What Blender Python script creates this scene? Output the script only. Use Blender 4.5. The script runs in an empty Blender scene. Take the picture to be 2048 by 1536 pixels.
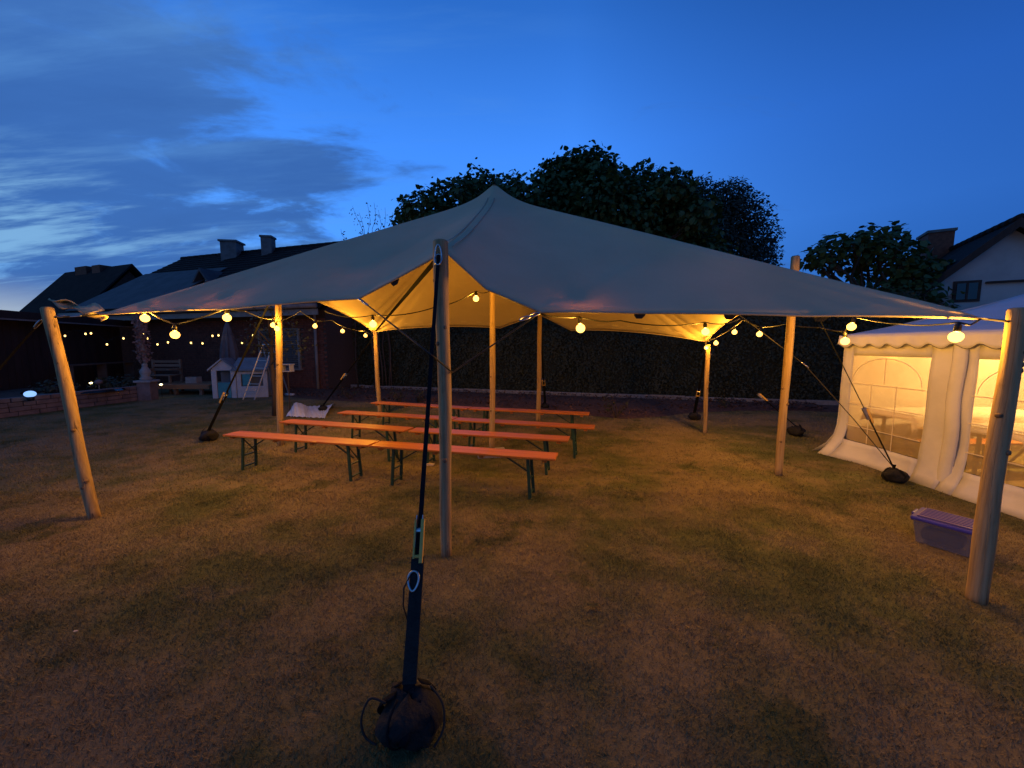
import bpy, math, random
import numpy as np
from mathutils import Vector, Matrix
R = math.radians
rng = np.random.default_rng(7)
random.seed(7)
sc = bpy.context.scene
col = sc.collection

# ------------------------------------------------------------------ camera
CAMH, F, PITCH = 1.65, 769.0, 5.79
cam_d = bpy.data.cameras.new('camera'); cam = bpy.data.objects.new('camera', cam_d); col.objects.link(cam)
cam_d.sensor_width = 36.0; cam_d.lens = F / 2048 * 36; cam_d.clip_start = 0.05; cam_d.clip_end = 2000
cam.location = (0, 0, CAMH); cam.rotation_euler = (R(90 - PITCH), 0, 0)
sc.camera = cam

# ------------------------------------------------------------------ node helper
class NT:
    def __init__(s, nt): s.nt = nt
    def n(s, typ, ins=None, **kw):
        nd = s.nt.nodes.new(typ)
        for k, v in kw.items(): setattr(nd, k, v)
        for k, v in (ins or {}).items(): s.put(nd.inputs[k], v)
        return nd
    def put(s, sock, v):
        if isinstance(v, bpy.types.NodeSocket): s.nt.links.new(v, sock)
        elif isinstance(v, bpy.types.Node): s.nt.links.new(v.outputs[0], sock)
        else:
            if isinstance(v, (tuple, list)) and len(v) == 3 and sock.type == 'RGBA': v = (*v, 1)
            sock.default_value = v
    def m(s, op, a, b=0.0, c=0.0):
        return s.n('ShaderNodeMath', {0: a, 1: b, 2: c}, operation=op).outputs[0]
    def mix(s, f, a, b, mode='MIX'):
        return s.n('ShaderNodeMixRGB', {0: f, 1: a, 2: b}, blend_type=mode).outputs[0]
    def step(s, x, lo, hi, a=0.0, b=1.0):
        return s.n('ShaderNodeMapRange', {0: x, 1: lo, 2: hi, 3: a, 4: b}, interpolation_type='SMOOTHSTEP').outputs[0]
    def ramp(s, x, stops):
        r = s.n('ShaderNodeValToRGB', {0: x}); e = r.color_ramp.elements
        while len(e) < len(stops): e.new(0.5)
        for q, (p, c) in zip(e, stops): q.position = p; q.color = (*c, 1)
        return r.outputs[0]

# ------------------------------------------------------------------ dusk sky
world = bpy.data.worlds.new('World'); sc.world = world; world.use_nodes = True
W = NT(world.node_tree); bg = world.node_tree.nodes['Background']
geo = W.n('ShaderNodeTexCoord').outputs['Generated']
nrm = W.n('ShaderNodeVectorMath', {0: geo}, operation='NORMALIZE').outputs[0]
sep = W.n('ShaderNodeSeparateXYZ', {0: nrm})
dx, dy, dz = sep.outputs
hyp = W.m('SQRT', W.m('ADD', W.m('MULTIPLY', dx, dx), W.m('ADD', W.m('MULTIPLY', dy, dy), 1e-5)))
az = W.m('DIVIDE', dx, hyp)
zz = W.m('ADD', W.m('MAXIMUM', dz, 0.0), 0.16)
pl = W.n('ShaderNodeCombineXYZ', {0: W.m('DIVIDE', dx, zz), 1: W.m('DIVIDE', dy, zz), 2: 0.0}).outputs[0]
sky = W.n('ShaderNodeTexSky', sky_type='NISHITA', sun_disc=False, sun_elevation=R(1.0), sun_rotation=R(-75),
          ozone_density=6.0, air_density=1.0, dust_density=0.3)
clear = W.ramp(dz, [(0.0, (.055, .25, .76)), (.25, (.080, .350, 1.12)), (.42, (.058, .285, 1.02)), (.62, (.026, .155, .60)), (1.0, (.009, .055, .21))])
clear = W.mix(1.0, clear, W.ramp(W.step(az, -.7, 1.0), [(0, (1, 1, 1)), (.5, (.98, .98, 1)), (1, (.26, .33, .42))]), 'MULTIPLY')
left = W.step(az, -.30, -.85)
low = W.step(dz, .40, .05)
clear = W.mix(W.m('MULTIPLY', W.m('MULTIPLY', left, low), .85), clear, (.20, .46, .80))
clear = W.mix(1.0, clear, W.mix(1.0, sky.outputs[0], (.004, .006, .010), 'MULTIPLY'), 'ADD')
mp = W.n('ShaderNodeMapping', {0: pl, 2: (0, 0, R(-38)), 3: (.68, 1.18, 1)}).outputs[0]
n1 = W.n('ShaderNodeTexNoise', {'Vector': mp, 'Scale': 1.75, 'Detail': 11.0, 'Roughness': .60, 'Distortion': .55}).outputs[0]
n2 = W.n('ShaderNodeTexNoise', {'Vector': W.n('ShaderNodeMapping', {0: pl, 1: (3.1, 1.7, 0), 2: (0, 0, R(-50)), 3: (.35, 1.9, 1)}).outputs[0],
                               'Scale': 2.2, 'Detail': 8.0, 'Roughness': .62, 'Distortion': .2}).outputs[0]
bank = W.m('MULTIPLY', W.m('MULTIPLY', W.step(az, -.18, -.72), .42), W.step(dz, .80, .40, .55, 1.0))
dens = W.step(W.m('ADD', W.m('MULTIPLY', n1, 1.35), bank), .80, 1.0)
ccol = W.mix(W.step(dz, .25, .65), (.042, .140, .44), (.064, .190, .52))
ccol = W.mix(W.m('MULTIPLY', W.step(n1, .35, .70), .6), ccol, (.034, .112, .36))
skyc = W.mix(W.m('MULTIPLY', dens, .93), clear, ccol)
thin = W.m('MULTIPLY', W.step(n2, .46, .74), W.step(az, .35, -.45))
skyc = W.mix(W.m('MULTIPLY', thin, .42), skyc, (.115, .32, .72))
gaps = W.m('MULTIPLY', W.step(n2, .48, .64), W.m('MULTIPLY', W.step(az, -.52, -.78), W.m('MULTIPLY', W.step(dz, .34, .22), W.step(dz, .05, .13))))
skyc = W.mix(W.m('MULTIPLY', gaps, .75), skyc, (.24, .50, .80))
glow = W.m('MULTIPLY', W.step(dz, .12, .01), W.step(az, -.60, -.82))
skyc = W.mix(W.m('MULTIPLY', glow, .85), skyc, (.62, .70, .70))
# the eastern sky behind the camera, away from the afterglow, is darker
skyc = W.mix(1.0, skyc, W.ramp(W.step(dy, .15, -.75), [(0, (1, 1, 1)), (1, (.78, .76, .72))]), 'MULTIPLY')
skyc = W.mix(1.0, skyc, W.ramp(W.step(dz, .66, 1.0), [(0, (1, 1, 1)), (1, (.85, .85, .85))]), 'MULTIPLY')
W.put(bg.inputs[0], skyc); bg.inputs[1].default_value = 1.0

# faint afterglow from below the left horizon: very weak, very soft
sd = bpy.data.lights.new('afterglow', 'SUN'); sd.energy = 0.03; sd.angle = R(60); sd.color = (.75, .85, 1.0)
so = bpy.data.objects.new('afterglow', sd); col.objects.link(so); so.rotation_euler = (R(80), 0, R(-75))

sc.view_settings.view_transform = 'Standard'; sc.view_settings.look = 'None'
sc.view_settings.exposure = 0.0; sc.view_settings.gamma = 1.0; sc.view_settings.use_curve_mapping = False
sc.render.engine = 'CYCLES'
sc.cycles.use_denoising = True
sc.cycles.max_bounces = 6; sc.cycles.diffuse_bounces = 3; sc.cycles.transparent_max_bounces = 12
sc.cycles.sample_clamp_indirect = 4.0

# ------------------------------------------------------------------ pixel -> place (only to read positions off the survey photograph)
_c, _s = math.cos(R(PITCH)), math.sin(R(PITCH))
def ray(u, v):
    x, y = (u - 1024) / F, -(v - 768) / F
    return Vector((x, y * _s + _c, y * _c - _s))
def at(u, v, Y):
    d = ray(u, v); t = Y / d.y
    return Vector((d.x * t, Y, CAMH + d.z * t))
def atz(u, v, z=0.0):
    d = ray(u, v); t = (z - CAMH) / d.z
    return Vector((d.x * t, d.y * t, z))
def onplane(u, v, p, n):
    d = ray(u, v); o = Vector((0, 0, CAMH)); t = (p - o).dot(n) / d.dot(n)
    return o + d * t

# ------------------------------------------------------------------ materials
def mat(name, c1, c2=None, scale=6.0, rough=.8, bump=0.0, bscale=60.0, metal=0.0, spec=.4, trans=0.0, detail=5.0, stretch=(1, 1, 1), world_space=False, lo=.35, hi=.68, rnd=0.0):
    m = bpy.data.materials.new(name); m.use_nodes = True
    T = NT(m.node_tree); b = m.node_tree.nodes['Principled BSDF']
    if world_space: co = T.n('ShaderNodeNewGeometry').outputs['Position']
    else: co = T.n('ShaderNodeTexCoord').outputs['Object']
    co = T.n('ShaderNodeMapping', {0: co, 3: stretch}).outputs[0]
    c = None
    if c2 is not None:
        nz = T.n('ShaderNodeTexNoise', {'Vector': co, 'Scale': scale, 'Detail': detail, 'Roughness': .6}).outputs[0]
        c = T.mix(T.step(nz, lo, hi), c1, c2)
    else: c = T.n('ShaderNodeRGB').outputs[0]; c.default_value = (*c1, 1)
    if rnd > 0:
        oi = T.n('ShaderNodeObjectInfo').outputs['Random']
        hv = T.n('ShaderNodeHueSaturation', {'Color': c, 'Value': T.m('ADD', T.m('MULTIPLY', oi, rnd * 2), 1 - rnd)})
        c = hv.outputs[0]
    T.put(b.inputs['Base Color'], c)
    b.inputs['Roughness'].default_value = rough; b.inputs['Metallic'].default_value = metal
    b.inputs['Specular IOR Level'].default_value = spec
    if bump > 0:
        nb = T.n('ShaderNodeTexNoise', {'Vector': co, 'Scale': bscale, 'Detail': 4.0}).outputs[0]
        T.put(b.inputs['Normal'], T.n('ShaderNodeBump', {'Strength': bump, 'Distance': .01, 'Height': nb}).outputs[0])
    if trans > 0:
        tr = T.n('ShaderNodeBsdfTranslucent', {0: c})
        mx = T.n('ShaderNodeMixShader', {0: trans, 1: b.outputs[0], 2: tr.outputs[0]})
        T.put(m.node_tree.nodes['Material Output'].inputs[0], mx.outputs[0])
    return m
def emis(name, c, s):
    m = bpy.data.materials.new(name); m.use_nodes = True
    b = m.node_tree.nodes['Principled BSDF']
    b.inputs['Base Color'].default_value = (*c, 1); b.inputs['Emission Color'].default_value = (*c, 1); b.inputs['Emission Strength'].default_value = s
    b.inputs['Roughness'].default_value = .3
    return m
def clear_mat(name, c, alpha, rough=.15, spec=.5):
    # thin clear plastic: part of the light passes straight, part is reflected / scattered
    m = bpy.data.materials.new(name); m.use_nodes = True
    T = NT(m.node_tree); b = m.node_tree.nodes['Principled BSDF']
    b.inputs['Base Color'].default_value = (*c, 1); b.inputs['Roughness'].default_value = rough; b.inputs['Specular IOR Level'].default_value = spec
    mx = T.n('ShaderNodeMixShader', {0: alpha, 1: T.n('ShaderNodeBsdfTransparent', {0: (1, 1, 1)}).outputs[0], 2: b.outputs[0]})
    T.put(m.node_tree.nodes['Material Output'].inputs[0], mx.outputs[0])
    return m

def lawn_color(T, dark=1.0):
    p = T.n('ShaderNodeNewGeometry').outputs['Position']
    a = T.n('ShaderNodeTexNoise', {'Vector': p, 'Scale': .55, 'Detail': 5.0, 'Roughness': .62}).outputs[0]
    b = T.n('ShaderNodeTexNoise', {'Vector': T.n('ShaderNodeMapping', {0: p, 1: (4, 9, 0)}).outputs[0], 'Scale': 1.6, 'Detail': 6.0, 'Roughness': .68}).outputs[0]
    d = T.n('ShaderNodeTexNoise', {'Vector': p, 'Scale': 9.0, 'Detail': 4.0, 'Roughness': .7}).outputs[0]
    c = T.mix(T.step(a, .40, .60), (.128, .132, .052), (.250, .190, .104))
    c = T.mix(T.m('MULTIPLY', T.step(b, .47, .66), .75), c, (.272, .212, .114))
    c = T.mix(T.m('MULTIPLY', T.step(b, .47, .34), .85), c, (.082, .092, .036))
    c = T.mix(T.m('MULTIPLY', T.step(d, .42, .70), .28), c, (.10, .070, .036))
    return T.mix(1.0, c, (dark, dark, dark), 'MULTIPLY')
def lawn_mat(name, dark, bump):
    m = bpy.data.materials.new(name); m.use_nodes = True
    T = NT(m.node_tree); b = m.node_tree.nodes['Principled BSDF']
    T.put(b.inputs['Base Color'], lawn_color(T, dark)); b.inputs['Roughness'].default_value = .95; b.inputs['Specular IOR Level'].default_value = .1
    if bump:
        p = T.n('ShaderNodeNewGeometry').outputs['Position']
        n = T.n('ShaderNodeTexNoise', {'Vector': p, 'Scale': 26.0, 'Detail': 6.0, 'Roughness': .75}).outputs[0]
        T.put(b.inputs['Normal'], T.n('ShaderNodeBump', {'Strength': bump, 'Distance': .04, 'Height': n}).outputs[0])
    return m

M = {}
M['lawn'] = lawn_mat('lawn_soil', .85, .6)
M['blade'] = lawn_mat('grass_blade', 1.05, 0)
M['soil'] = mat('bark_mulch', (.060, .030, .020), (.13, .066, .044), 14, .95, .8, 40)
M['pole'] = mat('peeled_pole', (.33, .225, .125), (.19, .12, .065), 5, .75, .45, 45, stretch=(1, 1, .12), rnd=.08)
def pole_mat():
    m = bpy.data.materials.new('peeled_pole'); m.use_nodes = True
    T = NT(m.node_tree); b = m.node_tree.nodes['Principled BSDF']; p = T.n('ShaderNodeTexCoord').outputs['Object']
    g = T.n('ShaderNodeTexNoise', {'Vector': T.n('ShaderNodeMapping', {0: p, 3: (1, 1, .045)}).outputs[0], 'Scale': 42.0, 'Detail': 6.0, 'Roughness': .65}).outputs[0]
    k = T.n('ShaderNodeTexNoise', {'Vector': T.n('ShaderNodeMapping', {0: p, 3: (1, 1, .010)}).outputs[0], 'Scale': 24.0, 'Detail': 1.0}).outputs[0]
    q = T.n('ShaderNodeTexNoise', {'Vector': T.n('ShaderNodeMapping', {0: p, 3: (1, 1, .35)}).outputs[0], 'Scale': 7.0, 'Detail': 5.0, 'Roughness': .65}).outputs[0]
    c = T.mix(T.step(g, .3, .7), (.46, .32, .165), (.30, .195, .095))
    c = T.mix(T.m('MULTIPLY', T.step(q, .56, .70), .65), c, (.12, .072, .038))
    crack = T.step(T.m('ABSOLUTE', T.m('SUBTRACT', k, .5)), .012, .003)
    c = T.mix(T.m('MULTIPLY', crack, T.m('MULTIPLY', T.step(q, .50, .62), .75)), c, (.035, .02, .012))
    T.put(b.inputs['Base Color'], c); b.inputs['Roughness'].default_value = .8; b.inputs['Specular IOR Level'].default_value = .15
    h = T.m('SUBTRACT', T.m('ADD', T.m('MULTIPLY', g, .5), q), T.m('MULTIPLY', crack, .8))
    T.put(b.inputs['Normal'], T.n('ShaderNodeBump', {'Strength': .6, 'Distance': .012, 'Height': h}).outputs[0])
    return m
M['pole'] = pole_mat()
M['knot'] = mat('pole_knot', (.14, .085, .045), (.22, .14, .08), 20, .8)
M['orange'] = mat('orange_lacquer', (.49, .160, .026), (.31, .088, .014), 9, .34, .08, 60, stretch=(.05, 1, 1), spec=.35, rnd=.07, detail=8)
M['green'] = mat('green_steel', (.018, .055, .030), (.012, .035, .02), 9, .45, .05)
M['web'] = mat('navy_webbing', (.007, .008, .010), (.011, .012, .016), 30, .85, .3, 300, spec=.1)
M['blackbag'] = mat('black_bag', (.007, .007, .008), (.018, .016, .015), 14, .85, .9, 45)
M['steel'] = mat('zinc_steel', (.55, .55, .55), (.40, .40, .41), 20, .32, metal=1.0)
M['handle'] = mat('bulb_lit_zinc', (.74, .46, .12), (.62, .38, .09), 20, .6, metal=.0, spec=.1)  # yellow of the bulbs' light put into the handle colour
M['cord'] = mat('black_cord', (.010, .010, .010), None, rough=.6)
M['rope'] = mat('dark_rope', (.030, .026, .022), None, rough=.8)
M['hem'] = mat('canvas_hem', (.52, .42, .30), (.46, .37, .26), 20, .9, .2, 200, trans=.12)
M['pvc'] = mat('white_pvc', (.62, .59, .58), (.54, .515, .505), 3, .5, .25, 12, trans=.03)
M['roofpvc'] = mat('white_roof_pvc', (.58, .58, .60), (.52, .52, .54), 3, .45, .08, 10, trans=.05)
M['muntin'] = mat('white_print', (.66, .56, .42), None, rough=.5)
M['pane'] = clear_mat('clear_pvc_pane', (.78, .58, .31), .40, .2)
M['alu'] = mat('aluminium', (.62, .62, .63), (.5, .5, .52), 12, .4, metal=.8)
M['boxblue'] = mat('blue_lid', (.045, .040, .30), (.060, .050, .36), 6, .38, .05, 30)
M['boxclear'] = clear_mat('translucent_box', (.20, .20, .29), .34, .2)
M['white_plastic'] = mat('white_plastic', (.48, .48, .47), (.40, .40, .40), 5, .5, .05)
M['teal'] = mat('teal_plastic', (.055, .26, .30), (.045, .21, .25), 5, .5)
M['grey_plastic'] = mat('grey_plastic', (.17, .19, .21), (.13, .15, .17), 6, .55)
M['tarp'] = mat('white_tarp', (.62, .64, .70), (.50, .53, .60), 4, .4, .3, 14)
M['brick'] = mat('red_brick', (.17, .060, .036), (.11, .038, .025), 9, .9, .3, 60, rnd=.22, world_space=True)
M['mortar'] = mat('mortar', (.075, .052, .042), (.055, .04, .034), 20, .95)
M['tile'] = mat('dark_roof_tile', (.020, .016, .016), (.030, .024, .023), 2, .9, .15, 30, rnd=.1, spec=.08)
M['roofgrey'] = mat('sheen_and_dormer_grey', (.085, .088, .095), (.06, .063, .07), 2, .7, .2, 20, spec=.2)  # dormer roof grey, also paints the sky sheen on the main roof
M['chim'] = mat('chimney_render', (.17, .165, .16), (.12, .115, .11), 4, .9, .2, 30)
M['darkwood'] = mat('dark_boards', (.055, .030, .022), (.035, .020, .015), 6, .8, .3, 30, stretch=(1, 1, .2), rnd=.2)
M['fascia'] = mat('pale_fascia', (.24, .22, .20), (.18, .165, .15), 6, .7)
M['whitewall'] = mat('white_render', (.42, .42, .41), (.35, .35, .345), 1.5, .9, .15, 40)
M['glass'] = mat('dark_window', (.010, .011, .013), None, rough=.08, spec=.6)
M['slat'] = mat('grey_slat', (.11, .10, .095), (.085, .08, .078), 8, .6, rnd=.1)
M['leaf'] = mat('catalpa_leaf', (.045, .085, .022), (.068, .110, .032), .9, .55, 0, world_space=True, trans=.2)
M['leafdark'] = mat('dark_leaf', (.030, .034, .020), (.045, .045, .026), .9, .6, 0, world_space=True, trans=.1)
M['hedge'] = mat('hedge_leaf', (.034, .041, .019), (.050, .054, .026), 1.2, .7, 0, world_space=True, trans=.1)
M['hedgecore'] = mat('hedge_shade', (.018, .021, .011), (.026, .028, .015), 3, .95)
M['bark'] = mat('bark', (.075, .052, .036), (.045, .032, .022), 8, .9, .6, 30, stretch=(1, 1, .2))
M['redleaf'] = mat('reddish_leaf', (.26, .14, .12), (.34, .22, .18), 6, .7, 0, trans=.15)
M['stone'] = mat('pink_stone', (.21, .15, .135), (.14, .10, .09), 5, .9, .5, 30, rnd=.15)
M['kerb'] = mat('concrete_kerb', (.27, .24, .21), (.20, .18, .16), 8, .9, .3, 60, rnd=.12)
M['concrete'] = mat('concrete', (.36, .34, .32), (.28, .265, .25), 8, .9, .3, 60)
M['whitestone'] = mat('white_stone', (.34, .32, .29), (.27, .25, .23), 8, .8, .3, 30)
M['oldwood'] = mat('weathered_wood', (.20, .145, .10), (.145, .10, .07), 6, .85, .3, 30, stretch=(.2, 1, 1), rnd=.15)
M['deckwood'] = mat('warm_wood', (.34, .175, .085), (.26, .13, .065), 6, .8, .3, 30, stretch=(.2, 1, 1), rnd=.15)
M['parasol'] = mat('grey_parasol_cloth', (.12, .115, .125), (.09, .088, .095), 6, .9, .3, 30)
M['globe'] = emis('moon_globe', (.28, .52, 1.0), 1.15)
M['fairy'] = emis('fairy_bulb', (1.0, .60, .17), 4.5)
M['solar'] = emis('solar_lamp', (1.0, .80, .34), 12.0)
M['pond'] = mat('pond_water', (.006, .008, .010), None, rough=.08, spec=.5)
M['socket'] = mat('black_socket', (.010, .010, .010), None, rough=.5)
M['cloth'] = mat('white_cloth', (.70, .69, .67), (.62, .61, .59), 4, .8, .2, 20)
M['palewood'] = mat('pale_wood', (.56, .44, .30), None, rough=.8)

# fabric of the stretch tent
def fabric():
    m = bpy.data.materials.new('sand_canvas'); m.use_nodes = True
    T = NT(m.node_tree); b = m.node_tree.nodes['Principled BSDF']
    p = T.n('ShaderNodeTexCoord').outputs['Object']
    a = T.n('ShaderNodeTexNoise', {'Vector': p, 'Scale': 1.4, 'Detail': 5.0}).outputs[0]
    f = T.n('ShaderNodeTexNoise', {'Vector': p, 'Scale': 210.0, 'Detail': 2.0}).outputs[0]
    c = T.mix(T.step(a, .3, .7), (.68, .555, .35), (.62, .50, .31))
    c = T.mix(T.m('MULTIPLY', T.step(f, .35, .65), .22), c, (.50, .41, .30))
    T.put(b.inputs['Base Color'], c); b.inputs['Roughness'].default_value = .92; b.inputs['Specular IOR Level'].default_value = .15
    w = T.n('ShaderNodeTexNoise', {'Vector': p, 'Scale': 3.2, 'Detail': 5.0, 'Roughness': .55}).outputs[0]
    b1 = T.n('ShaderNodeBump', {'Strength': .35, 'Distance': .03, 'Height': w})
    b2 = T.n('ShaderNodeBump', {'Strength': .25, 'Distance': .004, 'Height': f, 'Normal': b1.outputs[0]})
    T.put(b.inputs['Normal'], b2.outputs[0])
    tr = T.n('ShaderNodeBsdfTranslucent', {0: T.mix(1.0, c, (1.0, .86, .66), 'MULTIPLY')})
    T.put(m.node_tree.nodes['Material Output'].inputs[0], T.n('ShaderNodeMixShader', {0: .15, 1: b.outputs[0], 2: tr.outputs[0]}).outputs[0])
    return m
M['canvas'] = fabric()
# warm bulb envelope: frosted glass that glows and lets the filament's light out
def globe_mat():
    m = bpy.data.materials.new('warm_bulb_glass'); m.use_nodes = True
    T = NT(m.node_tree)
    e = T.n('ShaderNodeEmission', {0: (1.0, .46, .085), 1: 6.5})
    t = T.n('ShaderNodeBsdfTransparent', {0: (1, 1, 1)})
    T.put(m.node_tree.nodes['Material Output'].inputs[0], T.n('ShaderNodeMixShader', {0: .55, 1: t.outputs[0], 2: e.outputs[0]}).outputs[0])
    return m
M['bulb'] = globe_mat()

# ------------------------------------------------------------------ mesh helpers
def tag(o, label=None, cat=None, group=None, kind=None):
    if label: o['label'] = label
    if cat: o['category'] = cat
    if group: o['group'] = group
    if kind: o['kind'] = kind
    return o
def thing(name, label, cat, loc=(0, 0, 0), group=None):
    o = bpy.data.objects.new(name, None); o.empty_display_size = .2; col.objects.link(o); o.location = loc
    return tag(o, label, cat, group)
def rootloc(o):
    v = Vector((0, 0, 0))
    while o is not None: v = v + o.location; o = o.parent
    return v
def link(name, me, m, parent=None, smooth=False):
    me.materials.append(m)
    if smooth: me.polygons.foreach_set('use_smooth', [True] * len(me.polygons))
    o = bpy.data.objects.new(name, me); col.objects.link(o); o.parent = parent
    return o
def curve_pts(P, n=6):
    P = [Vector(p) for p in P]; out = []
    for i in range(len(P) - 1):
        a, b_, c, d = P[max(i - 1, 0)], P[i], P[i + 1], P[min(i + 2, len(P) - 1)]
        for k in range(n):
            t = k / n; out.append(.5 * ((2 * b_) + (c - a) * t + (2 * a - 5 * b_ + 4 * c - d) * t * t + (3 * b_ - a - 3 * c + d) * t ** 3))
    return out + [P[-1]]
class MB:
    def __init__(s): s.v = []; s.f = []
    def add(s, vs, fs):
        k = len(s.v); s.v += [tuple(q) for q in vs]; s.f += [tuple(i + k for i in f) for f in fs]; return s
    def box(s, c, size, rot=None, ax=None):
        hx, hy, hz = size[0] / 2, size[1] / 2, size[2] / 2
        P = [Vector((x, y, z)) for z in (-hz, hz) for y in (-hy, hy) for x in (-hx, hx)]
        if ax: P = [ax[0] * p.x + ax[1] * p.y + ax[2] * p.z for p in P]
        elif rot is not None: P = [Matrix.Rotation(rot, 3, 'Z') @ p for p in P]
        c = Vector(c)
        return s.add([c + p for p in P], [(0, 2, 3, 1), (4, 5, 7, 6), (0, 1, 5, 4), (2, 6, 7, 3), (0, 4, 6, 2), (1, 3, 7, 5)])
    def bar(s, a, b, w, t, side=None):
        a, b = Vector(a), Vector(b); d = b - a; L = d.length; d.normalize()
        sd = Vector(side) if side is not None else (Vector((0, 0, 1)).cross(d) if abs(d.z) < .98 else Vector((1, 0, 0)))
        sd = (sd - d * sd.dot(d)).normalized(); up = d.cross(sd)
        return s.box((a + b) / 2, (L, w, t), ax=(d, sd, up))
    def tube(s, pts, r, n=8, cap=True):
        pts = [Vector(p) for p in pts]; rs = r if isinstance(r, (list, tuple)) else [r] * len(pts)
        V, Fc = [], []; ref = None
        for i, p in enumerate(pts):
            d = (pts[min(i + 1, len(pts) - 1)] - pts[max(i - 1, 0)]).normalized()
            if ref is None: ref = Vector((1, 0, 0)) if abs(d.x) < .9 else Vector((0, 1, 0))
            a = (ref - d * ref.dot(d)).normalized(); ref = a; b = d.cross(a)
            for k in range(n):
                t = 2 * math.pi * k / n; V.append(p + (a * math.cos(t) + b * math.sin(t)) * rs[i])
        for i in range(len(pts) - 1):
            for k in range(n):
                q = (k + 1) % n; Fc.append((i * n + k, i * n + q, (i + 1) * n + q, (i + 1) * n + k))
        if cap: Fc.append(tuple(range(n - 1, -1, -1))); Fc.append(tuple(range((len(pts) - 1) * n, len(pts) * n)))
        return s.add(V, Fc)
    def lathe(s, c, prof, n=14):
        c = Vector(c); V = []; Fc = []
        for r, z in prof:
            for k in range(n):
                t = 2 * math.pi * k / n; V.append(c + Vector((r * math.cos(t), r * math.sin(t), z)))
        for i in range(len(prof) - 1):
            for k in range(n):
                q = (k + 1) % n; Fc.append((i * n + k, i * n + q, (i + 1) * n + q, (i + 1) * n + k))
        Fc.append(tuple(range(n - 1, -1, -1))); Fc.append(tuple(range((len(prof) - 1) * n, len(prof) * n)))
        return s.add(V, Fc)
    def slab(s, poly, off):
        poly = [Vector(p) for p in poly]; off = Vector(off); n = len(poly)
        Fc = [tuple(range(n)), tuple(range(2 * n - 1, n - 1, -1))]
        for i in range(n): j = (i + 1) % n; Fc.append((j, i, n + i, n + j))
        return s.add(poly + [p + off for p in poly], Fc)
    def grid(s, fn, nu, nv):
        V = [fn(i / nu, j / nv) for j in range(nv + 1) for i in range(nu + 1)]
        return s.add(V, [(j * (nu + 1) + i, j * (nu + 1) + i + 1, (j + 1) * (nu + 1) + i + 1, (j + 1) * (nu + 1) + i) for j in range(nv) for i in range(nu)])
    def build(s, name, m, parent=None, smooth=False, bevel=0.0, kind=None, thick=0.0, label=None):
        off = rootloc(parent) if parent is not None else Vector((0, 0, 0))
        me = bpy.data.meshes.new(name); me.from_pydata([tuple(Vector(p) - off) for p in s.v], [], s.f); me.update()
        o = link(name, me, m, parent, smooth)
        if thick: q = o.modifiers.new('thick', 'SOLIDIFY'); q.thickness = thick; q.offset = 0
        if bevel: q = o.modifiers.new('bevel', 'BEVEL'); q.width = bevel; q.segments = 2; q.limit_method = 'ANGLE'
        if kind: o['kind'] = kind
        if label: o['label'] = label
        return o
def npmesh(name, V, Fv, m, parent=None, smooth=False):
    """V (n,3) float, Fv (m,k) int"""
    off = np.array(rootloc(parent)) if parent is not None else 0
    me = bpy.data.meshes.new(name); k = Fv.shape[1]
    me.vertices.add(len(V)); me.vertices.foreach_set('co', (V - off).astype(np.float32).ravel())
    me.loops.add(Fv.size); me.loops.foreach_set('vertex_index', Fv.astype(np.int32).ravel())
    me.polygons.add(len(Fv)); me.polygons.foreach_set('loop_start', np.arange(0, Fv.size, k, dtype=np.int32))
    me.polygons.foreach_set('loop_total', np.full(len(Fv), k, dtype=np.int32))
    me.update(calc_edges=True)
    return link(name, me, m, parent, smooth)
def copy_tree(o, parent=None):
    c = o.copy(); col.objects.link(c); c.parent = parent
    for ch in list(o.children): copy_tree(ch, c)
    return c
def leaves(name, P, D, size, m, parent, shape='heart', up=.5):
    """leaf cloud: P points, D outward directions, size per leaf"""
    n = len(P)
    if shape == 'heart': base = np.array([(0, 0, 0), (-.42, .30, .06), (0, .38, -.02), (.42, .30, .06), (-.30, .72, .0), (0, .78, -.06), (.30, .72, .0), (0, 1.05, -.16)]); fs = [(0, 2, 1, 1), (0, 3, 2, 2), (1, 2, 5, 4), (2, 3, 6, 5), (4, 5, 7, 7), (5, 6, 7, 7)]
    else: base = np.array([(0, 0, 0), (-.30, .5, .05), (.30, .5, .05), (0, 1, -.05)]); fs = None
    nrm_ = D * (1 - up) + np.array([0, 0, up]) + rng.normal(0, .38, (n, 3)); nrm_ /= np.linalg.norm(nrm_, axis=1)[:, None]
    t = D + rng.normal(0, .7, (n, 3)) + np.array([0, 0, -.35]); t -= nrm_ * (t * nrm_).sum(1)[:, None]; t /= np.linalg.norm(t, axis=1)[:, None] + 1e-9
    b = np.cross(nrm_, t)
    V = P[:, None, :] + size[:, None, None] * (base[None, :, 0:1] * b[:, None, :] + base[None, :, 1:2] * t[:, None, :] + base[None, :, 2:3] * nrm_[:, None, :])
    nb = len(base); o = np.arange(n)[:, None] * nb
    if fs is None: Fv = np.concatenate([o + np.array([0, 2, 1]), o + np.array([1, 2, 3])])
    else:
        tri = []
        for q in fs:
            if q[2] == q[3]: tri.append(o + np.array(q[:3]))
            else: tri.append(o + np.array(q[:3])); tri.append(o + np.array([q[0], q[2], q[3]]))
        Fv = np.concatenate(tri)
    ob = npmesh(name, V.reshape(-1, 3), Fv, m, parent); ob['kind'] = 'stuff'
    return ob
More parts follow.
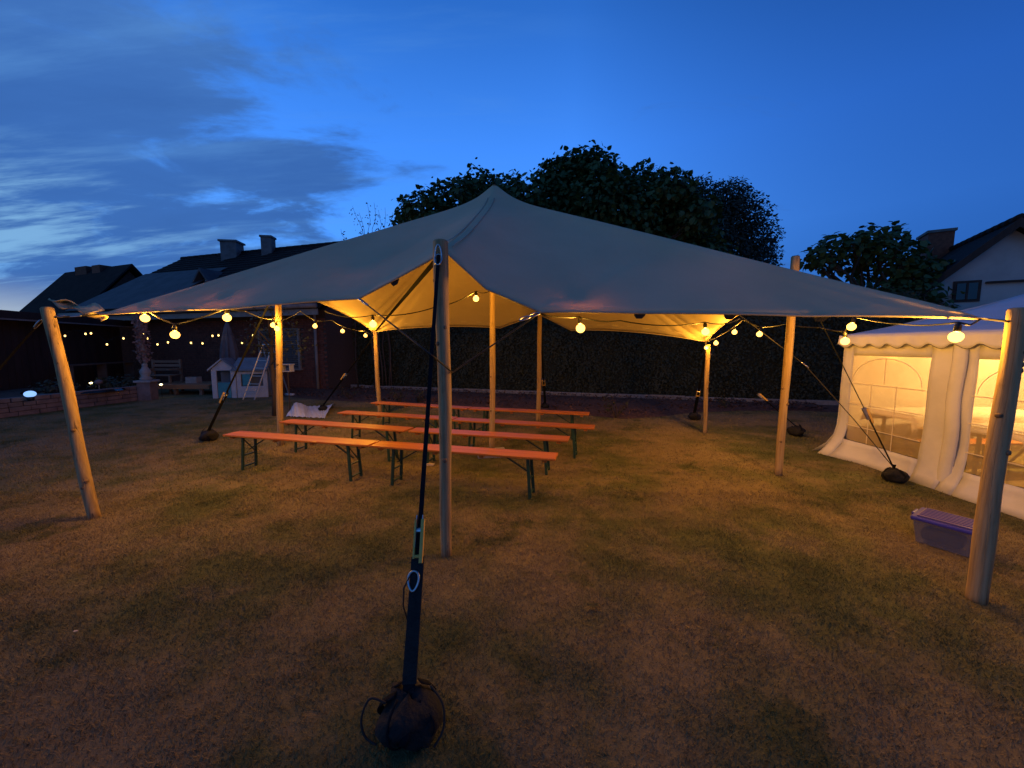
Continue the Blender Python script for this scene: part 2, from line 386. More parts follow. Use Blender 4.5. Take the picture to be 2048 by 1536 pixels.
def blob_points(blobs, dens, ragged=.0):
    P, D = [], []
    for (cx, cy, cz, rx, ry, rz) in blobs:
        n = int(dens * (rx * ry + ry * rz + rx * rz))
        d = rng.normal(0, 1, (n, 3)); d /= np.linalg.norm(d, axis=1)[:, None]
        r = 1 - rng.random((n, 1)) ** 2 * .55
        r *= 1 + .13 * np.sin(d[:, 0:1] * 5 + cx * 3) * np.cos(d[:, 2:3] * 6 + cz) + rng.normal(0, .05, (n, 1)) + (rng.random((n, 1)) < .16) * rng.random((n, 1)) * ragged
        P.append(np.array([cx, cy, cz]) + d * r * np.array([rx, ry, rz])); D.append(d)
    return np.concatenate(P), np.concatenate(D)
def V3(*a): return Vector(a)

# ================================================================== SETTING
b = MB(); b.grid(lambda u, v: (-150 + 300 * u, -60 + 300 * v, 0), 30, 30)
tag(b.build('lawn', M['lawn']), kind='structure')

# garden bed with bark mulch in front of the hedge kerb
K0, K1 = atz(560, 770), atz(1700, 812)
kd = (K1 - K0).normalized(); kn = Vector((kd.y, -kd.x, 0))          # towards the camera
edge = [atz(u, v) for u, v in ((560, 792), (640, 800), (760, 806), (900, 812), (1080, 822), (1180, 832), (1250, 838), (1320, 834), (1380, 826), (1480, 822), (1600, 822), (1700, 826))]
b = MB(); n = 40
def bedfn(u, v):
    s = u * (len(edge) - 1); i = min(int(s), len(edge) - 2); f = edge[i].lerp(edge[i + 1], s - i)
    g = K0.lerp(K1, u); p = f.lerp(g, v)
    return (p.x, p.y, .004 + .07 * math.sin(math.pi * min(v * 1.1, 1)) ** .6 + .02 * math.sin(u * 37 + v * 9) * v * (1 - v) * 4)
b.grid(bedfn, 60, 8); tag(b.build('soil_bed', M['soil'], smooth=True), kind='structure')

# ------------------------------------------------------------------ kerb: one stone after the other
kerb = thing('garden_kerb', 'low concrete kerb running along the foot of the tall hedge', 'kerb', K0)
L = (K1 - K0).length; nst = int(L / 1.0); ang = math.atan2(kd.y, kd.x)
proto = None
for i in range(nst):
    p = K0 + kd * (i + .5) * (L / nst)
    if proto is None:
        proto = MB().box(p + V3(0, 0, .04), (L / nst - .012, .06, .16), rot=ang).build('kerb_stone', M['kerb'], kerb, bevel=.008); p0 = p
    else:
        c = proto.copy(); col.objects.link(c); c.location = p - p0 + V3(0, 0, random.uniform(-.012, .012)); c.parent = kerb

# ================================================================== STRETCH TENT
FL, FR = at(200, 629, 3.75), at(1962, 637, 2.62)
BR, BL = at(1414, 684, 7.25), at(747, 664, 8.9)
Fp, Rp, Bp, Lp = at(890, 502, 3.10), at(1590, 549, 4.95), at(1079, 629, 8.45), V3(-3.86, 6.38, 2.62)
tie_fl, tie_fr = at(718, 597, 3.42), at(1082, 624, 3.02)
tie_bl, tie_br = at(1000, 656, 8.55), at(1142, 661, 8.2)
tie_r = at(1478, 629, 6.0)
apex = V3(-.25, 5.7, 0); apex.z = at(990, 370, 5.7).z
NU, NV = 64, 48
def idx(i, j): return j * (NU + 1) + i
pins = {idx(0, 0): FL, idx(NU, 0): FR, idx(NU, NV): BR, idx(0, NV): BL,
        idx(32, 0): Fp, idx(NU, 24): Rp, idx(32, NV): Bp, idx(0, 24): Lp,
        idx(25, 0): tie_fl, idx(38, 0): tie_fr, idx(26, NV): tie_bl, idx(38, NV): tie_br, idx(NU, 35): tie_r, idx(35, 0): at(972, 577, 3.03), idx(44, 0): at(1280, 626, 3.12), idx(53, 0): at(1620, 632, 3.0), idx(13, 0): at(450, 618, 3.72)}
ci, cj = 32, 24
pins[idx(ci, cj)] = apex
NN = (NU + 1) * (NV + 1)
A = np.zeros((NN, NN)); Bv = np.zeros((NN, 3))
def spring(a, b_, q):
    A[a, a] += q; A[b_, b_] += q; A[a, b_] -= q; A[b_, a] -= q
for j in range(NV + 1):
    for i in range(NU + 1):
        edgeh = j in (0, NV); edgev = i in (0, NU)
        if i < NU: spring(idx(i, j), idx(i + 1, j), 34.0 if edgeh else (2.2 if j == cj else 1.0))
        if j < NV: spring(idx(i, j), idx(i, j + 1), 34.0 if edgev else (2.2 if i == ci else 1.0))
for k, p in pins.items():
    A[k, :] = 0; A[k, k] = 1; Bv[k] = p
X = np.linalg.solve(A, Bv)
per = [idx(i, 0) for i in range(NU + 1)] + [idx(NU, j) for j in range(1, NV + 1)] + [idx(i, NV) for i in range(NU - 1, -1, -1)] + [idx(0, j) for j in range(NV - 1, 0, -1)]
PB = X[per]; nb0 = len(per)
tent = thing('stretch_tent', 'large sand coloured stretch tent canopy with pointed peak over the benches', 'tent', (0, 5.7, 0))
# cloth pulled straight from the pole head to the edge, with creases that soften towards the peak and a small pole-head cusp
def smooth_loop(P, sg):
    if sg < .3: return P
    r_ = int(sg * 3) + 1; k_ = np.exp(-.5 * (np.arange(-r_, r_ + 1) / sg) ** 2); k_ /= k_.sum(); out = np.zeros_like(P)
    for o_, w_ in zip(range(-r_, r_ + 1), k_): out += w_ * np.roll(P, o_, axis=0)
    return out
AP0 = np.array(apex) - np.array([0, 0, .17]); NR = 44
rings = []
for k in range(NR + 1):
    t = (k / NR) ** 1.25 * .998 + .002
    Pk = smooth_loop(PB, (1 - t) * 5.0)
    Q_ = AP0 + (Pk - AP0) * t
    rr = np.hypot(Q_[:, 0] - AP0[0], Q_[:, 1] - AP0[1])
    Q_[:, 2] += .19 * np.exp(-np.sqrt(rr ** 2 + .08 ** 2) / .20) / math.exp(-.08 / .20) * .90
    Q_[:, 2] += .045 * math.sin(math.pi * t) * (1 - .4 * t)
    # tension ripples running up from the tied points of the edge
    ii = np.arange(nb0)
    for c_, w_ in ((32, 3.2), (25, 2.2), (38, 2.2), (0, 5), (64, 5), (88, 4), (112, 4), (144, 4), (176, 5)):
        dd_ = np.abs((ii - c_ + nb0 / 2) % nb0 - nb0 / 2)
        Q_[:, 2] += (.030 if c_ in (112, 176, 32) else .018) * np.sin(dd_ * 1.9 + c_) * np.exp(-(dd_ / w_) ** 2 * .5) * math.exp(-(1 - t) / .33) * min(1, (1 - t) / .03)
    Q_[:, 2] += .004 * np.sin(ii * .55 + 4 * t) * np.sin(t * 7) * t
    rings.append(Q_)
XC = np.array(rings)
Fq = np.array([[k * nb0 + i, k * nb0 + (i + 1) % nb0, (k + 1) * nb0 + (i + 1) % nb0, (k + 1) * nb0 + i] for k in range(NR) for i in range(nb0)])
can = npmesh('canopy', XC.reshape(-1, 3), Fq[:, ::-1], M['canvas'], tent, True)
q = can.modifiers.new('thick', 'SOLIDIFY'); q.thickness = .004; q.offset = 0
MB().tube([PB[k] for k in range(nb0)] + [PB[0]], .010, 6, cap=False).build('hem', M['hem'], tent, True)
# reinforcement flaps along the edge and stitched loops inside the rear hem
def flap(p, t, inward):
    b = MB(); t = t.normalized(); dn = (V3(0, 0, -1) + inward * .35).normalized()
    pts = [p - t * .048, p + t * .048, p + t * .043 + dn * .022, p + t * .022 + dn * .046, p - t * .022 + dn * .046, p - t * .043 + dn * .022]
    b.slab(pts, inward * .006); b.build('edge_flap', M['blackbag'], tent, bevel=0)
for j_i in (44, 49, 54):
    k = idx(j_i, 0); flap(Vector(X[k]), Vector(X[k + 1] - X[k - 1]), V3(0, 1, 0))
for j_i in (28,): k = idx(j_i, 0); flap(Vector(X[k]), Vector(X[k + 1] - X[k - 1]), V3(0, 1, 0))
lp = None
for j_i in list(range(4, 30, 3)) + list(range(42, 62, 3)):
    k = NU + NV + (NU - j_i); p = Vector(XC[NR - 2, k]); t = Vector(XC[NR - 2, k + 1] - XC[NR - 2, k - 1]).normalized()
    MB().bar(p - t * .06 - V3(0, .01, .012), p + t * .06 - V3(0, .01, .012), .012, .006).build('webbing_loop', M['muntin'], tent)
# dark stitched band along the ridge from the front pole to the peak
band = [Vector(XC[k, 32]) - V3(0, 0, .012) for k in range(NR - 1, 2, -1)]
MB().tube(band, .010, 6).build('ridge_band', M['hem'], tent, True)
# sewn seam tapes on top of the ridge to the front pole and along two cloth panels
def tape(i0, k0, k1, w, off=0.0):
    b = MB(); P = []
    for k in range(k0, k1 + 1):
        p = Vector(XC[k, i0]); t = Vector(XC[k, (i0 + 1) % nb0]) - Vector(XC[k, i0 - 1]); t.normalize(); P.append((p + t * off + V3(0, 0, .0045), t))
    vs = []
    for p, t in P: vs += [p - t * w, p + t * w]
    b.add(vs, [(2 * i, 2 * i + 1, 2 * i + 3, 2 * i + 2) for i in range(len(P) - 1)]); b.build('seam_tape', M['hem'], tent, True, thick=.002)
tape(32, 8, NR - 1, .008, -.045); tape(32, 8, NR - 1, .008, .045)
# the loose corner of cloth gathered at the front left pole
b = MB()
c0, c1 = FL, at(112, 606, 3.72)
def gather(u, v):
    p = c0.lerp(c1, u); w = .13 * (1 - u * .75) * (1 + .3 * math.sin(u * 9))
    return p + V3(.02 * math.sin(v * 9 + u * 8), .06 * math.sin(v * 7 + u * 5), w * (v - .5) + .02 * math.sin(u * 14 + v * 5) + .02 * u)
b.grid(gather, 16, 8); b.build('gathered_corner', M['canvas'], tent, True, thick=.006)

# ------------------------------------------------------------------ wooden poles 
def pole(base, top, r0, r1, label, n=14, sleeve=None):
    base, top = Vector(base), Vector(top); base = base - V3(0, 0, .03)
    o = thing('wooden_pole', label, 'pole', (base.x, base.y, 0), 'peeled wooden poles of the stretch tent')
    k = 22; pts, rs = [], []; ph = random.random() * 9
    for i in range(k + 1):
        t = i / k; p = base.lerp(top, t)
        p = p + V3(math.sin(t * 5 + ph) * .010, math.cos(t * 4 + ph) * .008, 0) * math.sin(math.pi * t)
        pts.append(p); rs.append((r0 + (r1 - r0) * t) * (1 + .03 * math.sin(t * 17 + ph) + random.uniform(-.012, .012)))
    dv = (top - base).normalized(); pts.append(top + dv * .012); rs.append(r1 * .80)
    MB().tube(pts, rs, n).build('shaft', M['pole'], o, True)
    for i in range(5):
        t = random.uniform(.15, .9); a = random.uniform(math.pi * 1.0, math.pi * 2.0); rr = r0 + (r1 - r0) * t
        p = base.lerp(top, t); d = V3(math.cos(a), math.sin(a), 0)
        b = MB(); b.tube([p + d * (rr - .012), p + d * (rr + .002), p + d * (rr + .004)], [.020, .014, .006], 8); b.build('knot', M['knot'], o, True)
    return o
def pole_px(b_, t_, dtop, r0, r1, label):
    p = atz(*b_); q = at(t_[0], t_[1], p.y + dtop); return pole(p, q, r0, r1, label), p, q
_, _, F_top = pole_px((893, 1110), (881, 484), 0.0, .043, .056, 'knotty front pole in the middle, holding up the lifted edge of the stretch tent')
_, _, FL_top = pole_px((190, 1035), (94, 617), 0.03, .047, .043, 'leaning front left pole, bright orange lit, at the tent corner near the raised stone bed')
_, _, FR_top = pole_px((1952, 1200), (2038, 620), 0.03, .051, .046, 'leaning front right pole beside the blue lidded storage box')
_, _, L_top = pole_px((562, 890), (554, 556), 0.02, .050, .047, 'pole at the left end of the front benches with two bulbs near its top')
_, _, R_top = pole_px((1557, 950), (1591, 514), 0.04, .044, .046, 'tall right pole whose top sticks out above the canopy, left of the white party tent')
_, _, BL_top = pole_px((760, 830), (750, 662), 0.0, .050, .046, 'rear left pole behind the left end of the back bench row')
_, _, BR_top = pole_px((1410, 866), (1416, 690), 0.0, .036, .042, 'short rear right pole standing alone on the lawn before the hedge')
_, _, B_top = pole_px((1076, 842), (1080, 626), 0.0, .050, .045, 'rear middle pole behind the right half of the benches')
cp = atz(980, 912); cp = V3(-.31, 5.72, 0)
pole(cp + V3(0, 0, .07), apex - V3(0, 0, .02), .042, .040, 'slim centre pole standing on a concrete slab between the bench rows')
# slab under the centre pole
b = MB().box((-.31, 5.70, .025), (.44, .42, .05), rot=.15)
tag(b.build('paving_slab', M['concrete'], bevel=.008), 'square concrete slab under the centre pole of the tent', 'slab')

# ------------------------------------------------------------------ guy straps
def carabiner(p, d, side, m, parent, L=.10, W=.05, r=.0055):
    d = Vector(d).normalized(); side = Vector(side); side = (side - d * side.dot(d)).normalized()
    pts = [p + d * (L * .5 * math.cos(a)) + side * (W * .5 * math.sin(a) * (1 - .25 * math.cos(a))) for a in [2 * math.pi * i / 18 for i in range(19)]]
    b = MB(); b.tube(pts, r, 6, cap=False)
    return b.build('carabiner', m, parent, True)
def lumpy(c, r, name, parent, m=None, seed=0, squash=1.0):
    c = Vector(c); b = MB(); nu, nv = 18, 12
    prof = []
    for j in range(nv + 1):
        a = math.pi * j / nv
        for i in range(nu):
            t = 2 * math.pi * i / nu
            rr = r * (1 + .13 * math.sin(3 * t + seed + 2 * a) + .08 * math.sin(5 * a + t * 2 + seed) + .06 * math.sin(9 * t + 4 * a))
            if math.cos(a) > .2: rr *= 1 - .35 * (math.cos(a) - .2)
            z = max(math.cos(a) * rr * squash, -r * .82 * squash)
            prof.append((c.x + math.sin(a) * math.cos(t) * rr, c.y + math.sin(a) * math.sin(t) * rr, c.z + z))
    fs = [(j * nu + i, (j + 1) * nu + i, (j + 1) * nu + (i + 1) % nu, j * nu + (i + 1) % nu) for j in range(nv) for i in range(nu)]
    b.add(prof, fs); return b.build(name, m or M['blackbag'], parent, True)
def guy(label, top, anchor, w=.035, frac=.72, bag=.15, group='ratchet guy straps of the stretch tent', slack=0.0, side=None, ratchet=True, big=False):
    top, anchor = Vector(top), Vector(anchor)
    o = thing('guy_strap', label, 'strap', (anchor.x, anchor.y, 0), group)
    a = anchor + V3(0, 0, bag * 1.3); d = (a - top); dn = d.normalized()
    sd = Vector(side) if side is not None else Vector((0, 0, 1)).cross(dn)
    rp = top + d * frac
    MB().bar(top, rp, w, .003, side=sd).build('webbing', M['web'], o)
    MB().bar(rp, a, w * 1.5 if not big else .052, .006, side=sd).build('lower_sling', M['web'], o)
    carabiner(top + dn * .05, dn, sd, M['steel'], o)
    if ratchet:
        sv = (sd - dn * sd.dot(dn)).normalized(); up = dn.cross(sv)
        if up.dot(V3(0, -1, .4)) < 0: up = -up
        rb = MB()
        rb.bar(rp - dn * .07 + sv * w * .62, rp + dn * .08 + sv * w * .62, .004, .045, side=sv).bar(rp - dn * .07 - sv * w * .62, rp + dn * .08 - sv * w * .62, .004, .045, side=sv)
        rb.tube([rp - sv * w * .8, rp + sv * w * .8], .014, 10)
        rt = rb.build('ratchet', M['steel'], o)
        hb = MB(); hb.bar(rp - dn * .05 + sv * w * .75 + up * .02, rp + dn * .15 + sv * w * .75 + up * .012, .016 if big else .012, .026, side=sv).bar(rp - dn * .05 - sv * w * .75 + up * .02, rp + dn * .13 - sv * w * .75 + up * .012, .008, .022, side=sv)
        hb.tube([rp + dn * .12 - sv * w * .75 + up * .014, rp + dn * .12 + sv * w * .75 + up * .014], .008, 8)
        hb.build('handle', M['handle'], rt)
    lumpy(anchor + V3(0, 0, bag * .78), bag, 'anchor_bag', o, seed=anchor.x * 3, squash=.92 if big else .85)
    for k in range(3 if not big else 7):                     # loops and folds of spare webbing lying over the sack
        t0 = anchor.x * 7 + k * (2.1 if not big else .93); pts = []; rad = bag * random.uniform(.9, 1.12); hh_ = bag * random.uniform(1.1, 1.7)
        tw = random.uniform(-.6, .6)
        for i in range(15):
            q = i / 14; a_ = t0 + tw * q; rr_ = rad * (math.sin(math.pi * (.12 + .80 * q)) + .04)
            zz_ = hh_ * (1 - q) ** 1.1 + .008
            pts.append(anchor + V3(math.cos(a_) * rr_, math.sin(a_) * rr_, zz_))
        b = MB(); vs = []
        ww_ = .016 if k % 2 == 0 else .005
        for i, p in enumerate(pts):
            d_ = (pts[min(i + 1, 14)] - pts[max(i - 1, 0)]).normalized(); sd_ = d_.cross(p - anchor - V3(0, 0, bag * .5)).normalized(); vs += [p - sd_ * ww_, p + sd_ * ww_]
        b.add(vs, [(2 * i, 2 * i + 1, 2 * i + 3, 2 * i + 2) for i in range(14)]); b.build('spare_webbing', M['web'], o, True, thick=.004)
    if big:
        MB().tube(curve_pts([anchor + V3(.10, -.02, .24), anchor + V3(.15, -.03, .17), anchor + V3(.155, -.04, .07), anchor + V3(.12, -.07, .012)]), .005, 6).build('loose_cord', M['rope'], o, True)
        MB().tube(curve_pts([anchor + V3(-.09, -.02, .16), anchor + V3(-.15, -.03, .19), anchor + V3(-.185, -.04, .11), anchor + V3(-.17, -.05, .04), anchor + V3(-.12, -.06, .012)]), .005, 6).build('loose_cord', M['rope'], o, True)
    return o, rp, dn
F_anchor = atz(815, 1480)
g, rp, dn = guy('near black guy strap with ratchet handle tinted with bulb light and dark anchor bag in the foreground', F_top + V3(-.005, -.058, -.10), F_anchor + V3(0, .03, 0), .024, .735, .125, side=(1, 0, 0), big=True)
# the sling hook half-way and a rope loop beside it
h = rp + dn * .22
carabiner(h + V3(-.012, -.012, .0), dn, (1, 0, 0), M['steel'], g, .085, .050, .006)
MB().bar(h - dn * .10, h + dn * .40, .060, .012, side=(1, 0, 0)).build('outer_sleeve', M['blackbag'], g)
MB().tube([h + V3(-.03, -.01, .02), h + V3(-.055, -.02, -.03), h + V3(-.06, -.02, -.12), h + V3(-.045, -.015, -.19)], .004, 6).build('loose_cord', M['rope'], g, True)
carabiner(F_top + V3(-.005, -.070, -.10), (0, 0, 1), (1, 0, 0), M['steel'], g, .13, .045, .006)
guy('black guy strap on the left lawn, running up to the left pole', L_top - V3(0, 0, .12), atz(418, 882), .04, .74, .13)
guy('guy strap beside the crumpled white sheet, running to the rear left pole', BL_top - V3(0, 0, .1), atz(646, 822), .045, .55, .10)
guy('guy strap behind the rear middle pole at the mulch bed', B_top - V3(0, 0, .1), atz(1090, 818), .04, .7, .11)
guy('guy strap just left of the short rear right pole', BR_top - V3(.02, 0, .1), atz(1388, 840), .04, .62, .12)
guy('guy strap lying low from the short rear right pole towards the white party tent', BR_top - V3(0, 0, .12), atz(1592, 872), .035, .60, .13)
R_anchor = atz(1787, 964)
g2, rp2, dn2 = guy('thin guy line with black anchor bag against the white party tent wall', R_top - V3(0, 0, .14), R_anchor, .018, .72, .115)
guy('blurred dark guy strap at the left picture edge, tied to the leaning front left pole', FL_top + V3(-.06, 0, -.10), V3(-5.35, 3.05, 0), .045, .35, .14)
o = thing('inner_strip', 'dark strip stretched under the canopy from the front pole to the rear left pole', 'strap', (F_top.x, F_top.y, 0))  # straight dark strip from front pole head to rear left pole head
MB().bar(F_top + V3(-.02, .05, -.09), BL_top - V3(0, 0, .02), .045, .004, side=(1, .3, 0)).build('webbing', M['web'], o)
# edge ropes
def rope(label, pts, r=.006, group='edge ropes of the stretch tent', hooks=()):
    o = thing('edge_rope', label, 'rope', (pts[0].x, pts[0].y, 0), group)
    P = []
    for a, b_ in zip(pts[:-1], pts[1:]):
        for i in range(6): P.append(Vector(a).lerp(Vector(b_), i / 6))
    P.append(Vector(pts[-1])); MB().tube(P, r, 6).build('cord', M['rope'], o, True)
    for p, d in hooks: carabiner(p, d, V3(d[1], -d[0], .3), M['steel'], o, .11, .045, .006)
    return o
hook = F_top.lerp(F_anchor + V3(0, 0, .16), .36) + V3(0, -.03, 0)
d = (hook - tie_fr).normalized(); rope('rope from the canopy edge right of the front pole down to its strap', [tie_fr, at(905, 745, 2.88), hook], .006, hooks=[(tie_fr + d * .08, d), (tie_fr + d * .19, d)])
d = (hook - tie_fl).normalized(); rope('rope from the canopy edge left of the front pole down to its strap', [tie_fl, hook], .006, hooks=[(tie_fl + d * .08, d), (tie_fl + d * .19, d)])
kb = at(1610, 730, 5.3)
d = (kb - tie_r).normalized(); rope('rope with steel snap hook from the right canopy edge towards the party tent', [tie_r, kb, rp2 + V3(-.08, .06, -.1), R_anchor + V3(0, 0, .16)], .005, hooks=[(kb, d)])
d = (FR_top - V3(0, 0, .07) - FR); rope('short tie from the right canopy corner to the leaning front right pole', [FR, FR_top - V3(.05, 0, .07)], .007, hooks=[(FR + d * .15, d.normalized()), (FR + d * .75, d.normalized())])
d = (FL_top - V3(0, 0, .08) - FL); rope('short tie from the left canopy corner to the leaning front left pole', [FL, FL_top - V3(-.05, 0, .08)], .007, hooks=[(FL + d * .5, d.normalized()), (FL + d * .8, d.normalized())])

# ================================================================== BENCHES
def make_bench():
    o = thing('beer_bench', 'x', 'bench', (0, 0, 0), 'orange folding beer benches under the stretch tent')
    MB().box((0, 0, .458), (2.2, .25, .026)).build('seat', M['orange'], o, bevel=.006)
    for x in (-.98, -.28, .28, .98): MB().box((x, 0, .430), (.05, .215, .028)).build('batten', M['orange'], o, bevel=.003)
    for s in (-1, 1):
        x0 = s * .80
        for y in (-.10, .10):
            MB().bar((x0, y * .9, .444), (x0 + s * .03, y, 0), .034, .022, side=(1, 0, 0)).build('leg', M['green'], o, bevel=.003)
        MB().bar((x0 + s * .012, -.10, .20), (x0 + s * .012, .10, .20), .022, .014).build('crossbar', M['green'], o)
        MB().bar((x0 + s * .024, -.112, .05), (x0 + s * .024, .112, .05), .022, .014).build('crossbar', M['green'], o)
        MB().bar((x0 + s * .008, 0, .26), (x0 - s * .30, 0, .44), .020, .012).build('brace', M['green'], o)
        MB().bar((x0 + s * .002, -.09, .43), (x0 + s * .014, .09, .21), .014, .008).build('diagonal_stay', M['green'], o)
    return o
BN = [((448, 864), (752, 886), 'left bench of the nearest row, its left end by the black guy strap'),
      ((757, 886), (1110, 911), 'right bench of the nearest row, crossing behind the front pole'),
      ((578, 841), (824, 858), 'left bench of the second row, starting at the left pole'),
      ((838, 858), (1128, 875), 'right bench of the second row, passing in front of the centre pole'),
      ((688, 823), (905, 836), 'left bench of the third row, half hidden behind the front pole'),
      ((925, 838), (1172, 852), 'right bench of the third row, its right end set off to the right'),
      ((755, 804), (952, 816), 'left bench of the farthest row, in front of the rear left pole'),
      ((957, 818), (1170, 828), 'right bench of the farthest row, in front of the rear middle pole')]
proto = make_bench()
for i, (p, q, lb) in enumerate(BN):
    a, c = atz(p[0], p[1], .47), atz(q[0], q[1], .47)
    o = proto if i == 0 else copy_tree(proto)
    u_ = (c - a).normalized(); mid = (a + c) / 2
    if i in (0, 2, 6): mid = mid + u_ * (.05, 0, -.06, 0, 0, 0, -.10)[i]
    if i in (1, 3, 7): mid = prev + u_ * (1.11 + (.045 if i == 3 else .012))
    prev = mid + u_ * 1.10
    o.location = (mid.x, mid.y, 0); o.rotation_euler = (0, 0, math.atan2(c.y - a.y, c.x - a.x)); o['label'] = lb

# ================================================================== STRING LIGHTS
def make_bulb():
    o = thing('light_bulb', 'x', 'light bulb', (0, 0, 0), 'warm festoon bulbs hanging under the stretch tent')
    r = .038; prof = [(.004, -.034)] + [(r * math.sin(a), -r * math.cos(a) - .002) for a in [math.pi * k / 10 for k in range(1, 8)]] + [(.016, .030), (.0135, .036)]
    MB().lathe((0, 0, 0), prof, 16).build('globe', M['bulb'], o, True)
    MB().lathe((0, 0, 0), [(.015, .034), (.019, .038), (.019, .075), (.013, .082), (.006, .098)], 12).build('socket', M['socket'], o, True)
    ld = bpy.data.lights.new('filament', 'POINT'); ld.energy = BULB_W; ld.color = (1.0, .45, .045); ld.shadow_soft_size = .012
    lo = bpy.data.objects.new('filament', ld); col.objects.link(lo); lo.parent = o
    return o
BULB_W = 57.0
BULBS = [((290, 636), 3.86, 'bulb nearest the leaning front left pole, under the canopy corner'),
         ((350, 669), 3.72, 'low hanging bulb left of the playhouse, second from the left canopy corner'),
         ((454, 635), 3.92, 'bulb hanging above the closed grey parasol'),
         ((546, 650), 6.10, 'upper bulb of the pair on the left pole'),
         ((554, 657), 5.95, 'lower bulb of the pair on the left pole'),
         ((630, 652), 6.95, 'bulb just right of the left pole, before the shuttered window'),
         ((685, 662), 7.77, 'small bulb midway between the left pole and the rear left pole'),
         ((731, 671), 8.55, 'smallest bulb, at the rear left pole'),
         ((746, 648), 4.25, 'bulb in front of the rear left pole on the inner cord'),
         ((952, 597), 5.05, 'highest bulb, right beside the centre pole'),
         ((1161, 656), 3.25, 'bulb hanging right of the rear middle pole under the front edge'),
         ((1411, 663), 4.0, 'bulb above the short rear right pole on the inner cord'),
         ((1413, 695), 7.10, 'lowest bulb, at the head of the short rear right pole'),
         ((1432, 686), 6.85, 'bulb just right of the head of the short rear right pole'),
         ((1469, 664), 6.20, 'second bulb to the left of the tall right pole'),
         ((1519, 668), 5.50, 'bulb next to the tall right pole, on its left'),
         ((1703, 653), 3.85, 'upper bulb of the pair by the near corner of the white party tent'),
         ((1690, 682), 3.95, 'lower bulb of the pair by the near corner of the white party tent'),
         ((1912, 673), 2.60, 'big near bulb in front of the white tent valance')]
pb = make_bulb(); BP = []
for i, (px, Y, lb) in enumerate(BULBS):
    o = pb if i == 0 else copy_tree(pb)
    o.location = at(px[0], px[1], Y); o['label'] = lb; BP.append(o.location + V3(0, 0, .10))
    o.rotation_euler = (random.uniform(-.18, .18), random.uniform(-.18, .18), 0)
    BP[-1] = o.location + Matrix(((1, 0, 0), (0, 1, 0), (0, 0, 1))) @ (o.rotation_euler.to_matrix() @ V3(0, 0, .096))
def festoon(label, pts, sag=.03, r=.006):
    o = thing('festoon_line', label, 'light cord', (pts[0].x, pts[0].y, 0), 'black cords of the string lights')
    P = []
    for a, b_ in zip(pts[:-1], pts[1:]):
        for i in range(8):
            t = i / 8; P.append(Vector(a).lerp(Vector(b_), t) - V3(0, 0, sag * 4 * t * (1 - t) * min(1, (Vector(b_) - Vector(a)).length)))
    P.append(Vector(pts[-1])); MB().tube(P, r, 6).build('cable', M['cord'], o, True)
festoon('light cord along the left canopy edge past the left pole', [FL, BP[0], BP[1], BP[2], at(490, 622, 4.2), BP[3], L_top - V3(0, -.05, .55), BP[4] , at(600, 622, 6.6), BP[5], at(664, 640, 7.3), BP[6], BP[7], BL_top - V3(0, 0, .1)], .03)
festoon('light cord crossing inside from the left canopy edge to the centre pole', [at(650, 622, 5.2), BP[8], at(868, 615, 4.6), BP[9], V3(-.31, 5.68, 2.44)], .05)
festoon('light cord from the centre pole to the canopy edge right of the front pole', [V3(-.31, 5.66, 2.42), tie_fr + V3(0, .05, 0)], .0)
festoon('light cord from the front canopy edge across to the right canopy edge', [tie_fr + V3(0, .05, -.01), BP[10], at(1240, 641, 3.6), BP[11], at(1480, 637, 4.7)], .04)
festoon('light cord along the right canopy edge past the tall right pole', [FR, at(1940, 650, 2.55), BP[18], at(1800, 648, 3.3), BP[16], BP[17], at(1640, 655, 4.4), at(1571, 648, 4.95), BP[15], at(1485, 640, 5.6), BP[14], BP[13], BP[12]], .02)

